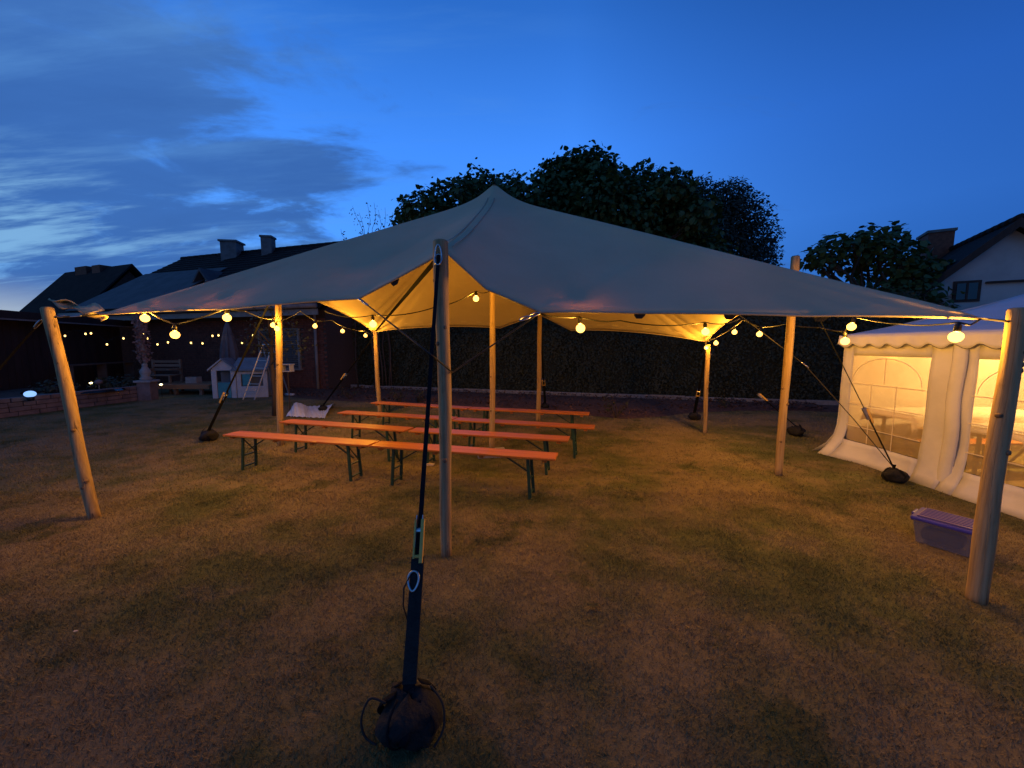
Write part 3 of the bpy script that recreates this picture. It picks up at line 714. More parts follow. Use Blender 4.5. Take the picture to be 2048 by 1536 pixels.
# ================================================================== WHITE PARTY TENT
X0, Y1, EZ, RZ, WD, BAY, NB = 4.97, 5.75, 1.77, 2.50, 6.0, 1.5, 5
party = thing('party_tent', 'white party tent with scalloped valance and warm lit clear windows', 'tent', (X0, Y1, 0))
Y0 = Y1 - BAY * NB
def wr(y, z, a=.02): return a * (math.sin(y * 9 + z * 3) * .5 + math.sin(y * 4.3 - z * 7) * .5)
for k in range(NB):
    ya, yb = Y1 - BAY * k, Y1 - BAY * (k + 1)
    wy0, wy1, wz0, wz1 = ya - .17, yb + .30, .27, 1.50
    b = MB()
    def quad(y0, y1, z0, z1, nu, nv):
        def fn(u, v):
            y = y0 + (y1 - y0) * u; z = z0 + (z1 - z0) * v
            fl = max(0, .18 - z) * .45 + max(0, 1 - (Y1 - y) / .5) * max(0, .6 - z) ** 2 * .45
            return (X0 - .02 - fl + wr(y, z, .012) - max(0, .5 - z) * .08, y, max(z, .006))
        b.grid(fn, nu, nv)
    ya2, yb2 = ya - .003, yb + .003
    quad(ya2, wy0, 0, EZ, 3, 16); quad(wy1, yb2, 0, EZ, 5, 16); quad(wy0, wy1, 0, wz0, 12, 4); quad(wy0, wy1, wz1, EZ, 12, 4)
    b.build('wall_panel', M['pvc'], party, True, thick=.003)
    pb_ = MB(); pb_.grid(lambda u, v: (X0 - .02 + .018 * math.sin(v * 11 + u * 3.1) * math.sin(u * 3.14) - .02 * v * 0, wy0 + (wy1 - wy0) * u, wz0 + (wz1 - wz0) * v), 16, 24)
    pane = pb_.build('window_pane', M['pane'], party, True)
    xm = X0 - .045
    for t in (1 / 3, 2 / 3): y = wy0 + (wy1 - wy0) * t; MB().bar((xm, y, wz0), (xm, y, wz0 + (wz1 - wz0) * .70), .011, .002, side=(0, 1, 0)).build('window_bar', M['muntin'], party)
    for t in (.18, .44, .68): z = wz0 + (wz1 - wz0) * t; MB().bar((xm - .003, wy0, z), (xm - .003, wy1, z), .002, .011, side=(1, 0, 0)).build('window_bar', M['muntin'], party)
    yc, hw, zb = (wy0 + wy1) / 2, abs(wy1 - wy0) * .5 * .92, wz0 + (wz1 - wz0) * .70
    MB().tube([(xm, yc + hw * math.cos(a), zb + (wz1 - zb) * .92 * math.sin(a)) for a in [math.pi * i / 16 for i in range(17)]], .004, 4).build('window_arch', M['muntin'], party)
    MB().bar((xm, yc, zb), (xm, yc, wz1 - .03), .012, .002, side=(0, 1, 0)).build('window_bar', M['muntin'], party)
    # steel post behind the seam with a soft cloth sleeve
    MB().tube([(X0 + .045, yb, .0), (X0 + .045, yb, EZ - .01)], .020, 10).build('frame_post', M['alu'], party, True)
    sl = MB(); sl.grid(lambda u, v: (X0 - .035 - .03 * math.sin(u * math.pi) - max(0, .25 - v * EZ) * .15, yb - .075 + .15 * u + .01 * math.sin(v * 13), .012 + (EZ - .03) * v), 6, 14)
    sl.build('seam_cover', M['pvc'], party, True, thick=.003)
MB().tube([(X0 + .045, Y1 - .03, .0), (X0 + .045, Y1 - .03, EZ - .01)], .020, 10).build('frame_post', M['alu'], party, True)
MB().tube([(X0 + .03, Y1 - .03, EZ - .03), (X0 + .03, Y0, EZ - .03)], .018, 8).build('eave_tube', M['alu'], party, True)
gs = MB(); gs.grid(lambda u, v: (X0 - .02 + (WD + .0) * u - max(0, .6 - v * EZ) ** 2 * .45 * (1 - u) - max(0, .18 - v * EZ) * .45 * (1 - u), Y1 + .004 + wr(u * 6, v * 2, .006) + max(0, .4 - v * EZ) ** 2 * .9, .006 + EZ * v), 30, 12); gs.build('end_wall', M['pvc'], party, True, thick=.003)
gb = MB(); gb.slab([(X0, Y1, EZ), (X0 + WD, Y1, EZ), (X0 + WD / 2, Y1, RZ - .02)], (0, -.003, 0)); gb.build('gable_cloth', M['pvc'], party)
gs = MB(); gs.grid(lambda u, v: (X0 + WD * u, Y0 + wr(u * 6, v * 2, .01), .006 + EZ * v), 20, 8); gs.build('end_wall', M['pvc'], party, True, thick=.003)
gb = MB(); gb.slab([(X0, Y0, EZ), (X0 + WD, Y0, EZ), (X0 + WD / 2, Y0, RZ - .02)], (0, .003, 0)); gb.build('gable_cloth', M['pvc'], party)
fw = MB(); fw.grid(lambda u, v: (X0 + WD + wr(u * 7, v * 2, .025), Y1 - (Y1 - Y0) * u, .006 + EZ * v), 50, 12); fw.build('rear_wall', M['pvc'], party, True, thick=.003)
for s in (0, 1):
    xe = X0 - .06 if s == 0 else X0 + WD + .06; xr = X0 + WD / 2
    rf = MB(); rf.grid(lambda u, v: (xe + (xr - xe) * v, Y1 + .05 - (Y1 - Y0 + .1) * u, EZ + .012 + (RZ - EZ) * v - .05 * math.sin(math.pi * v) - .025 * abs(math.sin(math.pi * u * NB)) * math.sin(math.pi * v)), 40, 14)
    rf.build('roof', M['roofpvc'], party, True, thick=.003)
def valance(p0, p1, nsc, outv):
    b = MB(); p0, p1 = Vector(p0), Vector(p1); nst_ = nsc * 8
    def fn(u, v):
        p = p0.lerp(p1, u); dpt = .125 + .055 * (.5 - .5 * math.cos(u * nsc * 2 * math.pi))
        return p + Vector(outv) * (.012 * math.sin(u * nsc * math.pi * 2 + 1) * v + .01 * v) - V3(0, 0, dpt * v)
    b.grid(fn, nst_, 4); b.build('valance', M['pvc'], party, True, thick=.003)
    t = MB(); t.tube([fn(i / nst_, 1.0) for i in range(nst_ + 1)], .0035, 5); t.build('valance_trim', M['slat'], party, True)
valance((X0 - .062, Y1 + .05, EZ + .018), (X0 - .062, Y0, EZ + .018), 30, (-1, 0, 0))
valance((X0 - .06, Y1 + .056, EZ + .016), (X0 + WD, Y1 + .056, EZ + .016), 24, (0, 1, 0))
# warm lamp hung from the ridge, two laid tables and benches inside
lampo = thing('hanging_lamp', 'warm lamp hanging inside the white party tent', 'lamp', (X0 + 2.3, 4.6, 2.05))
MB().lathe((X0 + 2.3, 4.6, 2.05), [(.01, -.06), (.05, -.04), (.06, 0), (.04, .05), (.02, .07)], 14).build('globe', M['bulb'], lampo, True)
MB().tube([(X0 + 2.3, 4.6, 2.11), (X0 + 2.3, 4.6, 2.36)], .006, 6).build('cable', M['cord'], lampo)
ld = bpy.data.lights.new('filament', 'POINT'); ld.energy = 900; ld.color = (1.0, .52, .13); ld.shadow_soft_size = .04
lo = bpy.data.objects.new('filament', ld); col.objects.link(lo); lo.parent = lampo
def table(x, y, rz, label, cloth_label):
    o = thing('folding_table', label, 'table', (x, y, 0), 'tables inside the white party tent'); c, s = math.cos(rz), math.sin(rz)
    P = lambda a, b_, z: (x + a * c - b_ * s, y + a * s + b_ * c, z)
    MB().box((x, y, .735), (2.0, .62, .025), rot=rz).build('tabletop', M['oldwood'], o, bevel=.004)
    for a in (-.78, .78):
        for b_ in (-.24, .24): MB().bar(P(a, b_, .722), P(a * 1.03, b_, 0), .035, .025).build('leg', M['green'], o)
        MB().bar(P(a * 1.01, -.24, .30), P(a * 1.01, .24, .30), .022, .014).build('crossbar', M['green'], o)
        MB().bar(P(a, 0, .32), P(a * .5, 0, .71), .02, .012).build('brace', M['green'], o)
    b = MB()
    def fn(u, v):
        a, q = (u - .5) * 2.16, (v - .5) * .98; ca, cq = max(-1.01, min(1.01, a)), max(-.32, min(.32, q))
        dr = abs(a - ca) + abs(q - cq); p = P(ca + (a - ca) * .2, cq + (q - cq) * .2 + .01 * math.sin(a * 22) * (dr > .02), .752 - dr); return p
    b.grid(fn, 40, 24); tag(b.build('tablecloth', M['cloth'], smooth=True, thick=.002), cloth_label, 'tablecloth', 'white cloths on the tables in the party tent')
table(6.12, 5.22, .05, 'cloth covered table at the far end of the white party tent', 'white cloth on the far table in the party tent')
table(6.14, 4.08, .0, 'cloth covered table seen through the second window of the party tent', 'white cloth on the nearer table in the party tent')
for k, (x, y, lb) in enumerate(((6.2, 4.68, 'bench between the two tables inside the party tent'), (6.2, 3.5, 'bench on the near side of the nearer table inside the party tent'))):
    o = copy_tree(proto); o.location = (x, y, 0); o.rotation_euler = (0, 0, .05 - k * .06); o['label'] = lb; o['group'] = 'benches inside the white party tent'

# ================================================================== STORAGE BOX
bx = thing('storage_box', 'translucent plastic storage box with ribbed blue lid on the lawn', 'storage box', (3.58, 3.02, 0))
ra = R(-58.5); cx, cy = 3.58, 3.02
ca, sa = math.cos(ra), math.sin(ra); P = lambda a, b_, z: Vector((cx + a * ca - b_ * sa, cy + a * sa + b_ * ca, z))
b = MB(); a0, b0, a1, b1 = .150, .125, .176, .148
b.add([P(-a0, -b0, .008), P(a0, -b0, .008), P(a0, b0, .008), P(-a0, b0, .008), P(-a1, -b1, .205), P(a1, -b1, .205), P(a1, b1, .205), P(-a1, b1, .205)],
      [(3, 2, 1, 0), (0, 1, 5, 4), (1, 2, 6, 5), (2, 3, 7, 6), (3, 0, 4, 7)])
b.build('box_body', M['boxclear'], bx, thick=.004)
b = MB(); b.box(P(0, 0, .215), (.385, .33, .030), rot=ra); b.build('lid', M['boxblue'], bx, bevel=.010)
b = MB(); b.box(P(0, 0, .236), (.32, .265, .012), rot=ra); b.build('lid_panel', mat('lid_lilac', (.15, .10, .24), (.11, .08, .20), 12, .4), bx, bevel=.004)
for k in range(6): b = MB(); b.box(P(0, -.10 + k * .040,   .244), (.30, .009, .006), rot=ra); b.build('lid_rib', M['boxblue'], bx, bevel=.002)
for s in (-1, 1): b = MB(); b.box(P(s * .198, 0, .198), (.016, .13, .07), rot=ra); b.build('clip_handle', M['boxblue'], bx, bevel=.005)
b = MB(); b.box(P(-.02, 0, .075), (.24, .18, .10), rot=ra); b.build('contents', M['blackbag'], bx, bevel=.03)

# ================================================================== LEFT GARDEN
# raised stone bed (low wall of single stones)
w0, w1 = atz(-60, 845), atz(285, 800); wd = (w1 - w0).normalized(); wnn = V3(-wd.y, wd.x, 0)
if wnn.x > 0: wnn = -wnn
wall = thing('stone_bed_wall', 'low pinkish stone wall edging the raised pond bed on the left', 'wall', w0)
Lw = (w1 - w0).length; aw = math.atan2(wd.y, wd.x); h0 = .44
MB().box((w0 + w1) / 2 + wnn * .11 + V3(0, 0, h0 / 2 - .01), (Lw, .12, h0 - .02), rot=aw).build('core', M['mortar'], wall)
row = 0; z = 0
while row < 4:
    h = .11; x = -.1 if row % 2 else 0
    while x < Lw:
        l = random.uniform(.22, .42); xa, xb = max(x, 0), min(x + l, Lw)
        if xb - xa > .05:
            p = w0 + wd * ((xa + xb) / 2) + wnn * (.09 + random.uniform(-.012, .012))
            MB().box(p + V3(0, 0, z + h / 2), (xb - xa - .012, .19, h - .010), rot=aw + random.uniform(-.02, .02)).build('stone', M['stone'], wall, bevel=.008)
        x += l
    z += h; row += 1
# raised bed soil + pond
pc = [w0 + wnn * .18, w1 + wnn * .18, w1 + wnn * 2.9, w0 + wnn * 3.4]
b = MB(); b.grid(lambda u, v: tuple((pc[0].lerp(pc[1], u)).lerp(pc[3].lerp(pc[2], u), v) + V3(0, 0, .38 + .03 * math.sin(u * 9) * math.cos(v * 7))), 24, 12)
tag(b.build('raised_bed_soil', M['soil'], smooth=True), kind='structure')
pcx = at(170, 778, 10.6); b = MB(); b.lathe((pcx.x - .3, pcx.y + .1, .42), [(.05, .0), (1.0, 0), (1.06, -.05)], 28)
tag(b.build('pond', M['pond']), kind='structure')
# globe lamp
gl = at(60, 788, 8.95); o = thing('garden_globe_lamp', 'glowing pale blue globe lamp on the raised bed at the left edge', 'lamp', gl)
MB().lathe(gl, [(.012, -.072)] + [(.10 * math.sin(a), -.075 * math.cos(a)) for a in [math.pi * k / 14 for k in range(1, 14)]] + [(.012, .073)], 24).build('globe', M['globe'], o, True)
MB().lathe(gl - V3(0, 0, .16), [(.05, 0), (.06, .02), (.06, .09), (.045, .10)], 14).build('base', M['socket'], o, True)
# pier with white figure vase and reddish climber
pr = atz(278, 802); pr = V3(pr.x + .05, pr.y + .25, 0)
o = thing('stone_pier', 'square grey stone pier at the end of the raised bed', 'pier', pr)
MB().box(pr + V3(0, 0, .27), (.34, .34, .54), rot=.2).build('shaft', M['stone'], o, bevel=.01)
MB().box(pr + V3(0, 0, .57), (.44, .44, .06), rot=.2).build('cap_slab', M['concrete'], o, bevel=.01)
o = thing('white_planter', 'white stone figure planter with tall reddish leafy trunk on the pier', 'planter', pr + V3(0, 0, .60))
bz = pr + V3(-.02, 0, .60)
MB().lathe(bz, [(.14, 0), (.15, .05), (.09, .12), (.13, .20), (.14, .27), (.09, .34), (.06, .42), (.075, .46), (.05, .50)], 14).build('pot', M['whitestone'], o, True)
tp = [bz + V3(.02 * math.sin(i), .02 * math.cos(i), .48 + i * .20) for i in range(9)]
MB().tube(tp, [.045] * 8 + [.02], 8).build('trunk', M['whitestone'], o, True)
zt = rng.random(700) * 1.55; th = rng.random(700) * 6.283; rr = .07 + .09 * rng.random(700)
Pn = np.stack([bz.x + rr * np.cos(th), bz.y + rr * np.sin(th), bz.z + .58 + zt], 1); Dn = np.stack([np.cos(th), np.sin(th), -.4 + 0 * th], 1)
leaves('leaves', Pn, Dn, rng.uniform(.06, .12, 700), M['redleaf'], o, 'plain', .2)
# pond plants
for i, (u, v, Y, lb) in enumerate(((110, 765, 10.2, 'low grassy clump behind the globe lamp on the raised bed'), (215, 762, 11.2, 'rounded dark shrub left of the stone pier'), (245, 758, 11.6, 'dark shrub right behind the stone pier'))):
    p = at(u, v, Y); o = thing('garden_shrub', lb, 'shrub', (p.x, p.y, .38))
    Pn, Dn = blob_points([(p.x, p.y, .52, .45, .4, .22)], 700); leaves('foliage', Pn, Dn, rng.uniform(.06, .11, len(Pn)), M['hedge'], o, 'plain')
    MB().tube([(p.x, p.y, .36), (p.x + .02, p.y, .55)], .02, 6).build('stem', M['bark'], o)
for i, (u, v, Y, lb) in enumerate(((182, 766, 10.9, 'tiny solar light on the raised pond bed'), (322, 769, 12.0, 'tiny solar light at the foot of the low wooden deck'))):
    p = at(u, v, Y); o = thing('solar_light', lb, 'garden light', (p.x, p.y, 0), 'small solar lights in the left garden')
    MB().lathe(p, [(.01, -.02), (.035, -.012), (.035, .008), (.015, .02)], 10).build('lens', M['solar'], o, True)
    MB().tube([(p.x, p.y, 0), (p.x, p.y, p.z - .02)], .008, 6).build('stake', M['socket'], o)
p = at(197, 765, 10.7); o = thing('garden_ornament', 'pale round ornament on a thin stake above the raised bed', 'ornament', (p.x, p.y, .38))
MB().lathe(p, [(.02, -.06), (.08, -.02), (.09, .03), (.05, .07), (.01, .08)], 12).build('head', M['stone'], o, True)
MB().tube([(p.x, p.y, .36), (p.x, p.y, p.z - .05)], .012, 6).build('stake', M['stone'], o)

# left outbuilding: dark timber boards, pale fascia, flat roof
a0_ = V3(-14.6, 8.8, 0); a1_ = V3(-16.55, 16.4, 0); od = (a1_ - a0_).normalized(); on = V3(od.y, -od.x, 0)
if on.x < 0: on = -on
ob = thing('garden_outbuilding', 'long dark timber outbuilding with flat roof and pale fascia at far left', 'outbuilding', a0_)
Lo = (a1_ - a0_).length; ao = math.atan2(od.y, od.x)
MB().box((a0_ + a1_) / 2 - on * 2.05 + V3(0, 0, 1.2), (Lo, 4.0, 2.4), rot=ao).build('wall', M['darkwood'], ob)
nb_ = 34
for i in range(nb_):
    p = a0_ + od * (i + .5) * Lo / nb_
    MB().box(p - on * .035 + V3(0, 0, 1.19), (Lo / nb_ - .012, .024, 2.36), rot=ao).build('board', M['darkwood'], ob)
MB().box((a0_ + a1_) / 2 - on * 1.9 + V3(0, 0, 2.50), (Lo + .3, 4.5, .16), rot=ao).build('roof', M['tile'], ob)
MB().box((a0_ + a1_) / 2 + on * .37 + V3(0, 0, 2.415), (Lo + .3, .03, .05), rot=ao).build('fascia', M['fascia'], ob)
MB().box((a0_ + a1_) / 2 + on * .36 + V3(0, 0, 2.56), (Lo + .3, .04, .22), rot=ao).build('roof_edge', M['darkwood'], ob)
# bench-like boards against it
MB().box((a0_ + a1_) / 2 + od * 2.0 + on * .45 + V3(0, 0, .95), (3.4, .32, .05), rot=ao).build('shelf', M['oldwood'], ob)
for s in (-1.5, 0, 1.5): MB().box((a0_ + a1_) / 2 + od * (2.0 + s) + on * .45 + V3(0, 0, .46), (.06, .28, .92), rot=ao).build('shelf_leg', M['oldwood'], ob)

# ------------------------------------------------------------------ brick bungalow behind the garden
hA = V3(-19.43, 17.67, 0); hD = V3(.952, -.304, 0).normalized(); hN = V3(.304, .952, 0).normalized(); hL = 13.4
hs = thing('brick_bungalow', 'brick bungalow with dark tiled roof and two tall chimneys behind the garden', 'house', hA)
ah = math.atan2(hD.y, hD.x); H = lambda s, t, z: hA + hD * s + hN * t + V3(0, 0, z)
MB().box(H(hL / 2, 4.55, 1.45), (hL, 8.7, 2.9), rot=ah).build('wall', M['mortar'], hs)
RZ2, EZ2 = 6.30, 3.22
for (s0) in (0.0, hL - .2):
    MB().slab([H(s0, .2, 2.9), H(s0, 8.9, 2.9), H(s0, 4.55, RZ2 - .25)], hD * .2).build('gable_wall', M['darkwood'], hs)
MB().slab([H(-.4, -.5, EZ2 - .35), H(hL + .4, -.5, EZ2 - .35), H(hL + .4, 4.55, RZ2), H(-.4, 4.55, RZ2)], V3(0, 0, .12)).build('roof', M['tile'], hs)
MB().slab([H(-.4, 9.6, EZ2 - .35), H(-.4, 4.55, RZ2), H(hL + .4, 4.55, RZ2), H(hL + .4, 9.6, EZ2 - .35)], V3(0, 0, .12)).build('roof', M['tile'], hs)
# tile courses, joined
tb = MB(); sl_ = (H(0, 4.55, RZ2) - H(0, -.5, EZ2 - .35)); sln = sl_.normalized(); rows = 20; cols = 46
up_ = hD.cross(sln)
if up_.z < 0: up_ = -up_
for r_ in range(rows):
    for c_ in range(cols):
        p = H(-.4 + (c_ + .5) * (hL + .8) / cols, -.5, EZ2 - .35 + .12) + sl_ * ((r_ + .5) / rows) + up_ * .03
        tb.box(p, ((hL + .8) / cols - .015, sl_.length / rows * 1.05, .045), ax=(hD, (sln - up_ * .08).normalized(), up_))
tb.build('roof_tiles', M['tile'], hs, kind='stuff')
for i in range(30):
    p = H(-.4 + (i + .5) * (hL + .8) / 30, 4.55, RZ2 + .14); b = MB()
    b.tube([p - hD * .27, p + hD * .25], [.13, .115], 8); b.build('ridge_tile', M['tile'], hs, True)
# paler slab on the lower left roof with sky sheen painted in; dormer, chimneys
def roofpt(s, f, lift=.0): return H(s, -.5, EZ2 - .35 + .12) + sl_ * f + up_ * lift
MB().slab([roofpt(-.3, .02, .10), roofpt(5.5, .02, .10), roofpt(5.5, .64, .10), roofpt(-.3, .64, .10)], up_ * .03).build('sky_sheen_patch', M['roofgrey'], hs)
def on_ridge(u, v0):
    n_ = hN; return onplane(u, v0, H(0, 4.2, 0), n_)
for (u0, u1, vt) in ((441, 487, 487), (520, 552, 477)):
    pa, pbx = on_ridge(u0, vt), on_ridge(u1, vt); w_ = (pbx - pa).length; pm = (pa + pbx) / 2; zt_ = pm.z
    ch = MB().box(V3(pm.x, pm.y, (zt_ + 5.2) / 2), (w_ * .46, w_ * .46, zt_ - 5.2), rot=ah + .45).build('chimney', M['chim'], hs)
    MB().box(V3(pm.x, pm.y, zt_ + .05), (w_ * .54, w_ * .54, .09), rot=ah + .45).build('chimney_cap', M['chim'], ch)
dp = onplane(412, 538, H(0, 1.6, 0), hN)          # dormer peak
s_d = (dp - hA).dot(hD)
dm = MB(); dm.slab([H(s_d - .85, 1.6, dp.z - 1.15), H(s_d + .85, 1.6, dp.z - 1.15), H(s_d, 1.6, dp.z - .1)], hN * 2.5); dmo = dm.build('dormer', M['darkwood'], hs)
MB().slab([H(s_d - .42, 1.57, dp.z - .98), H(s_d + .42, 1.57, dp.z - .98), H(s_d, 1.57, dp.z - .42)], hN * .02).build('gable_pane', M['whitewall'], dmo)
for s in (-1, 1):
    MB().slab([H(s_d, 1.3, dp.z), H(s_d + s * 1.1, 1.3, dp.z - 1.30), H(s_d + s * 1.1, 1.3, dp.z - 1.42), H(s_d, 1.3, dp.z - .12)], hN * 3.0).build('dormer_roof', M['roofgrey'], dmo)
# gutter and fascia
MB().tube([H(-.4, -.62, EZ2 - .27), H(hL + .4, -.62, EZ2 - .27)], .075, 10).build('gutter', M['fascia'], hs, True)
MB().box(H(hL / 2, -.5, EZ2 - .46), (hL + .7, .04, .20), rot=ah).build('fascia', M['fascia'], hs)
MB().tube([H(hL - .35, .06, 0), H(hL - .35, .06, EZ2 - .3)], .05, 8).build('downpipe', M['fascia'], hs, True)
# bricks: single ones on the nearest stretch, the rest of the face joined
bw, bh = .25, .083; nrow = 31; win0, win1 = hL - 3.1, hL - 1.2
cnt = 0; bproto = None; far = MB()
order = []
for r_ in range(nrow):
    for c_ in range(int(12.5 / bw)):
        s = hL - .13 - (c_ + (r_ % 2) * .5) * bw; z_ = r_ * bh + bh / 2 + .02
        if win0 - .1 < s < win1 + .1 and .75 < z_ < 2.25: continue
        order.append((s, z_))
order.sort(key=lambda q: (0 if 1.1 < q[1] < 2.4 else 1, -q[0]))
for (s, z_) in order:
    p = H(s, .185 + random.uniform(-.004, .004), z_)
    if cnt < 300:
        if bproto is None: bproto = MB().box(p, (bw - .014, .05, bh - .014), rot=ah).build('brick', M['brick'], hs); bp0 = p.copy()
        else: c = bproto.copy(); col.objects.link(c); c.location = p - bp0; c.parent = hs
        cnt += 1
    else: far.box(p, (bw - .014, .05, bh - .014), rot=ah)
far.build('brick_courses', M['brick'], hs, kind='stuff')
# shuttered window with slats and white frame post
wf = MB(); sm = (win0 + win1) / 2
for (a, b_, sx, sz) in ((win0, 1.5, .07, 1.5), (win1, 1.5, .09, 1.5)): wf.box(H(a, .14, b_), (sx, .07, sz), rot=ah)
wf.box(H(sm, .14, 2.22), (win1 - win0, .07, .07), rot=ah).box(H(sm, .12, .76), (win1 - win0 + .2, .14, .05), rot=ah)
wfo = wf.build('window', M['fascia'], hs)
MB().box(H(sm, .195, 1.48), (win1 - win0 - .1, .02, 1.4), rot=ah).build('pane', M['glass'], wfo)
for k in range(18): MB().box(H(sm, .165, .82 + k * .077), (win1 - win0 - .09, .016, .062), rot=ah).build('shutter_slat', M['slat'], wfo)

# fairy lights strung along the two facades
FY = [(130, 672, 12.4), (171, 668, 12.4), (182, 667, 12.4), (214, 689, 12.6), (247, 677, 12.8), (287, 667, 13.0), (295, 677, 13.0), (315, 689, 13.0), (336, 685, 13.0), (382, 686, 13.0), (405, 687, 13.0), (425, 672, 12.9), (437, 671, 12.9), (484, 686, 12.6), (506, 671, 12.6)]
FLB = ['by the upper part of the leaning front left pole', 'left one of the close pair before the dark outbuilding', 'right one of the close pair before the dark outbuilding', 'lowest before the dark outbuilding', 'left of the reddish climber', 'upper one just right of the reddish climber', 'lower one just right of the reddish climber', 'low, above the left end of the garden bench', 'low, above the right end of the garden bench', 'right of the low hanging big bulb', 'left of the grey parasol, low', 'left one of the pair beside the grey parasol', 'right one of the pair beside the grey parasol', 'on the guy strap line right of the grey parasol', 'rightmost, between parasol and left pole']
fp = None; FP = []
for i, (u, v, Y) in enumerate(FY):
    p = at(u, v, Y); FP.append(p + V3(0, 0, .075))
    if fp is None:
        fp = thing('fairy_light', 'x', 'fairy light', p, 'small pale string lights along the facades')
        MB().lathe(p, [(.006, -.028), (.017, -.018), (.025, .0), (.019, .020), (.012, .036)], 10).build('bulb', M['fairy'], fp, True)
        MB().lathe(p, [(.013, .034), (.016, .04), (.013, .075)], 8).build('cap', M['socket'], fp, True); o = fp
    else: o = copy_tree(fp); o.location = p
    o['label'] = 'fairy light ' + FLB[i]
o = thing('festoon_line', 'thin cord of the small fairy lights strung before the facades', 'light cord', FP[0]); P_ = []
for a, b_ in zip(FP[:-1], FP[1:]):
    for i in range(5): t = i / 5; P_.append(a.lerp(b_, t) + V3(0, 0, .10 * 4 * t * (1 - t) * min(1, (b_ - a).length)))
P_.append(FP[-1]); MB().tube(P_, .004, 5).build('cable', M['cord'], o, True)

# ------------------------------------------------------------------ playhouse
po = atz(465, 797); px, py = po.x, po.y + .1
ph = thing('playhouse', 'white plastic playhouse with teal half door and grey roof', 'playhouse', (px, py, 0)); ra = .22
ca, sa = math.cos(ra), math.sin(ra); Q = lambda a, b_, z: Vector((px + a * ca - b_ * sa, py + a * sa + b_ * ca, z))
fx0, fx1, fy0, fy1 = -.60, .12, 0, 1.0       # gable front from fx0..fx1, side wall runs to the right
EX = Q(1, 0, 0) - Q(0, 0, 0); EY = Q(0, 1, 0) - Q(0, 0, 0)
b = MB()                                       # front gable wall with door opening
b.slab([Q(-.60, 0, 0), Q(-.46, 0, 0), Q(-.46, 0, .86), Q(-.60, 0, .90)], EY * .05)
b.slab([Q(-.08, 0, 0), Q(.06, 0, 0), Q(.06, 0, .90), Q(-.08, 0, .86)], EY * .05)
b.slab([Q(-.60, 0, .902), Q(-.46, 0, .862), Q(-.08, 0, .862), Q(.06, 0, .902), Q(-.27, 0, 1.20)], EY * .05)
b.build('front_wall', M['white_plastic'], ph, bevel=.01)
MB().box(Q(-.27, .03, .25), (.36, .04, .48), rot=ra).build('half_door', M['teal'], ph, bevel=.012)
MB().box(Q(-.27, .55, .60), (.62, .03, 1.0), rot=ra).build('rear_wall', M['grey_plastic'], ph)
b = MB()                                       # side wall turned towards us, with window opening
b.box(Q(.50, .06, .18), (.86, .06, .36), rot=ra); b.box(Q(.13, .06, .55), (.12, .06, .38), rot=ra); b.box(Q(.87, .06, .55), (.12, .06, .38), rot=ra); b.box(Q(.50, .06, .78), (.86, .06, .08), rot=ra)
b.build('side_wall', M['white_plastic'], ph, bevel=.006)
for r_ in range(4):
    for c_ in range(4): MB().box(Q(.18 + c_ * .20 + (r_ % 2) * .07, .026, .05 + r_ * .085), (.17, .012, .066), rot=ra).build('wall_block', M['white_plastic'], ph, bevel=.006)
MB().box(Q(.35, .025, .56), (.22, .02, .36), rot=ra).build('window_shutter', M['teal'], ph, bevel=.008)
MB().box(Q(.60, .50, .45), (.7, .03, .9), rot=ra).build('inner_wall', M['grey_plastic'], ph)
b = MB(); b.slab([Q(-.02, -.10, .84), Q(.98, -.10, .84), Q(.98, .45, 1.20), Q(-.02, .45, 1.20)], V3(0, 0, .05)); b.build('roof', M['grey_plastic'], ph, bevel=.01)
for s in (-1, 1): b = MB(); b.slab([Q(-.27, -.06, 1.205), Q(-.27 + s * .40, -.06, .86), Q(-.27 + s * .40, -.06, .905), Q(-.27, -.06, 1.25)], EY * .62); b.build('gable_roof', M['white_plastic' if s < 0 else 'grey_plastic'], ph)
# ladder
lo_ = atz(515, 797); lx, ly = lo_.x, lo_.y - .25
ld_ = thing('step_ladder', 'aluminium step ladder standing open beside the playhouse', 'ladder', (lx, ly, 0))
tz = 1.66; TL, TR = V3(lx + .16, ly + .42, tz), V3(lx + .46, ly + .42, tz - .02); BLx, BRx = V3(lx - .28, ly, 0), V3(lx + .10, ly - .05, 0)
MB().bar(BLx, TL, .05, .022).build('rail', M['alu'], ld_); MB().bar(BRx, TR, .05, .022).build('rail', M['alu'], ld_)
for k in range(1, 7): t = k / 7; MB().bar(BLx.lerp(TL, t), BRx.lerp(TR, t), .06, .02).build('step', M['alu'], ld_)
for T_, dx_ in ((TL, -.05), (TR, .12)): MB().bar(T_, V3(T_.x + dx_, ly + .95, 0), .04, .02).build('rear_leg', M['alu'], ld_)
MB().box((TL + TR) / 2 + V3(0, 0, .02), (.34, .12, .03)).build('top_cap', M['alu'], ld_)
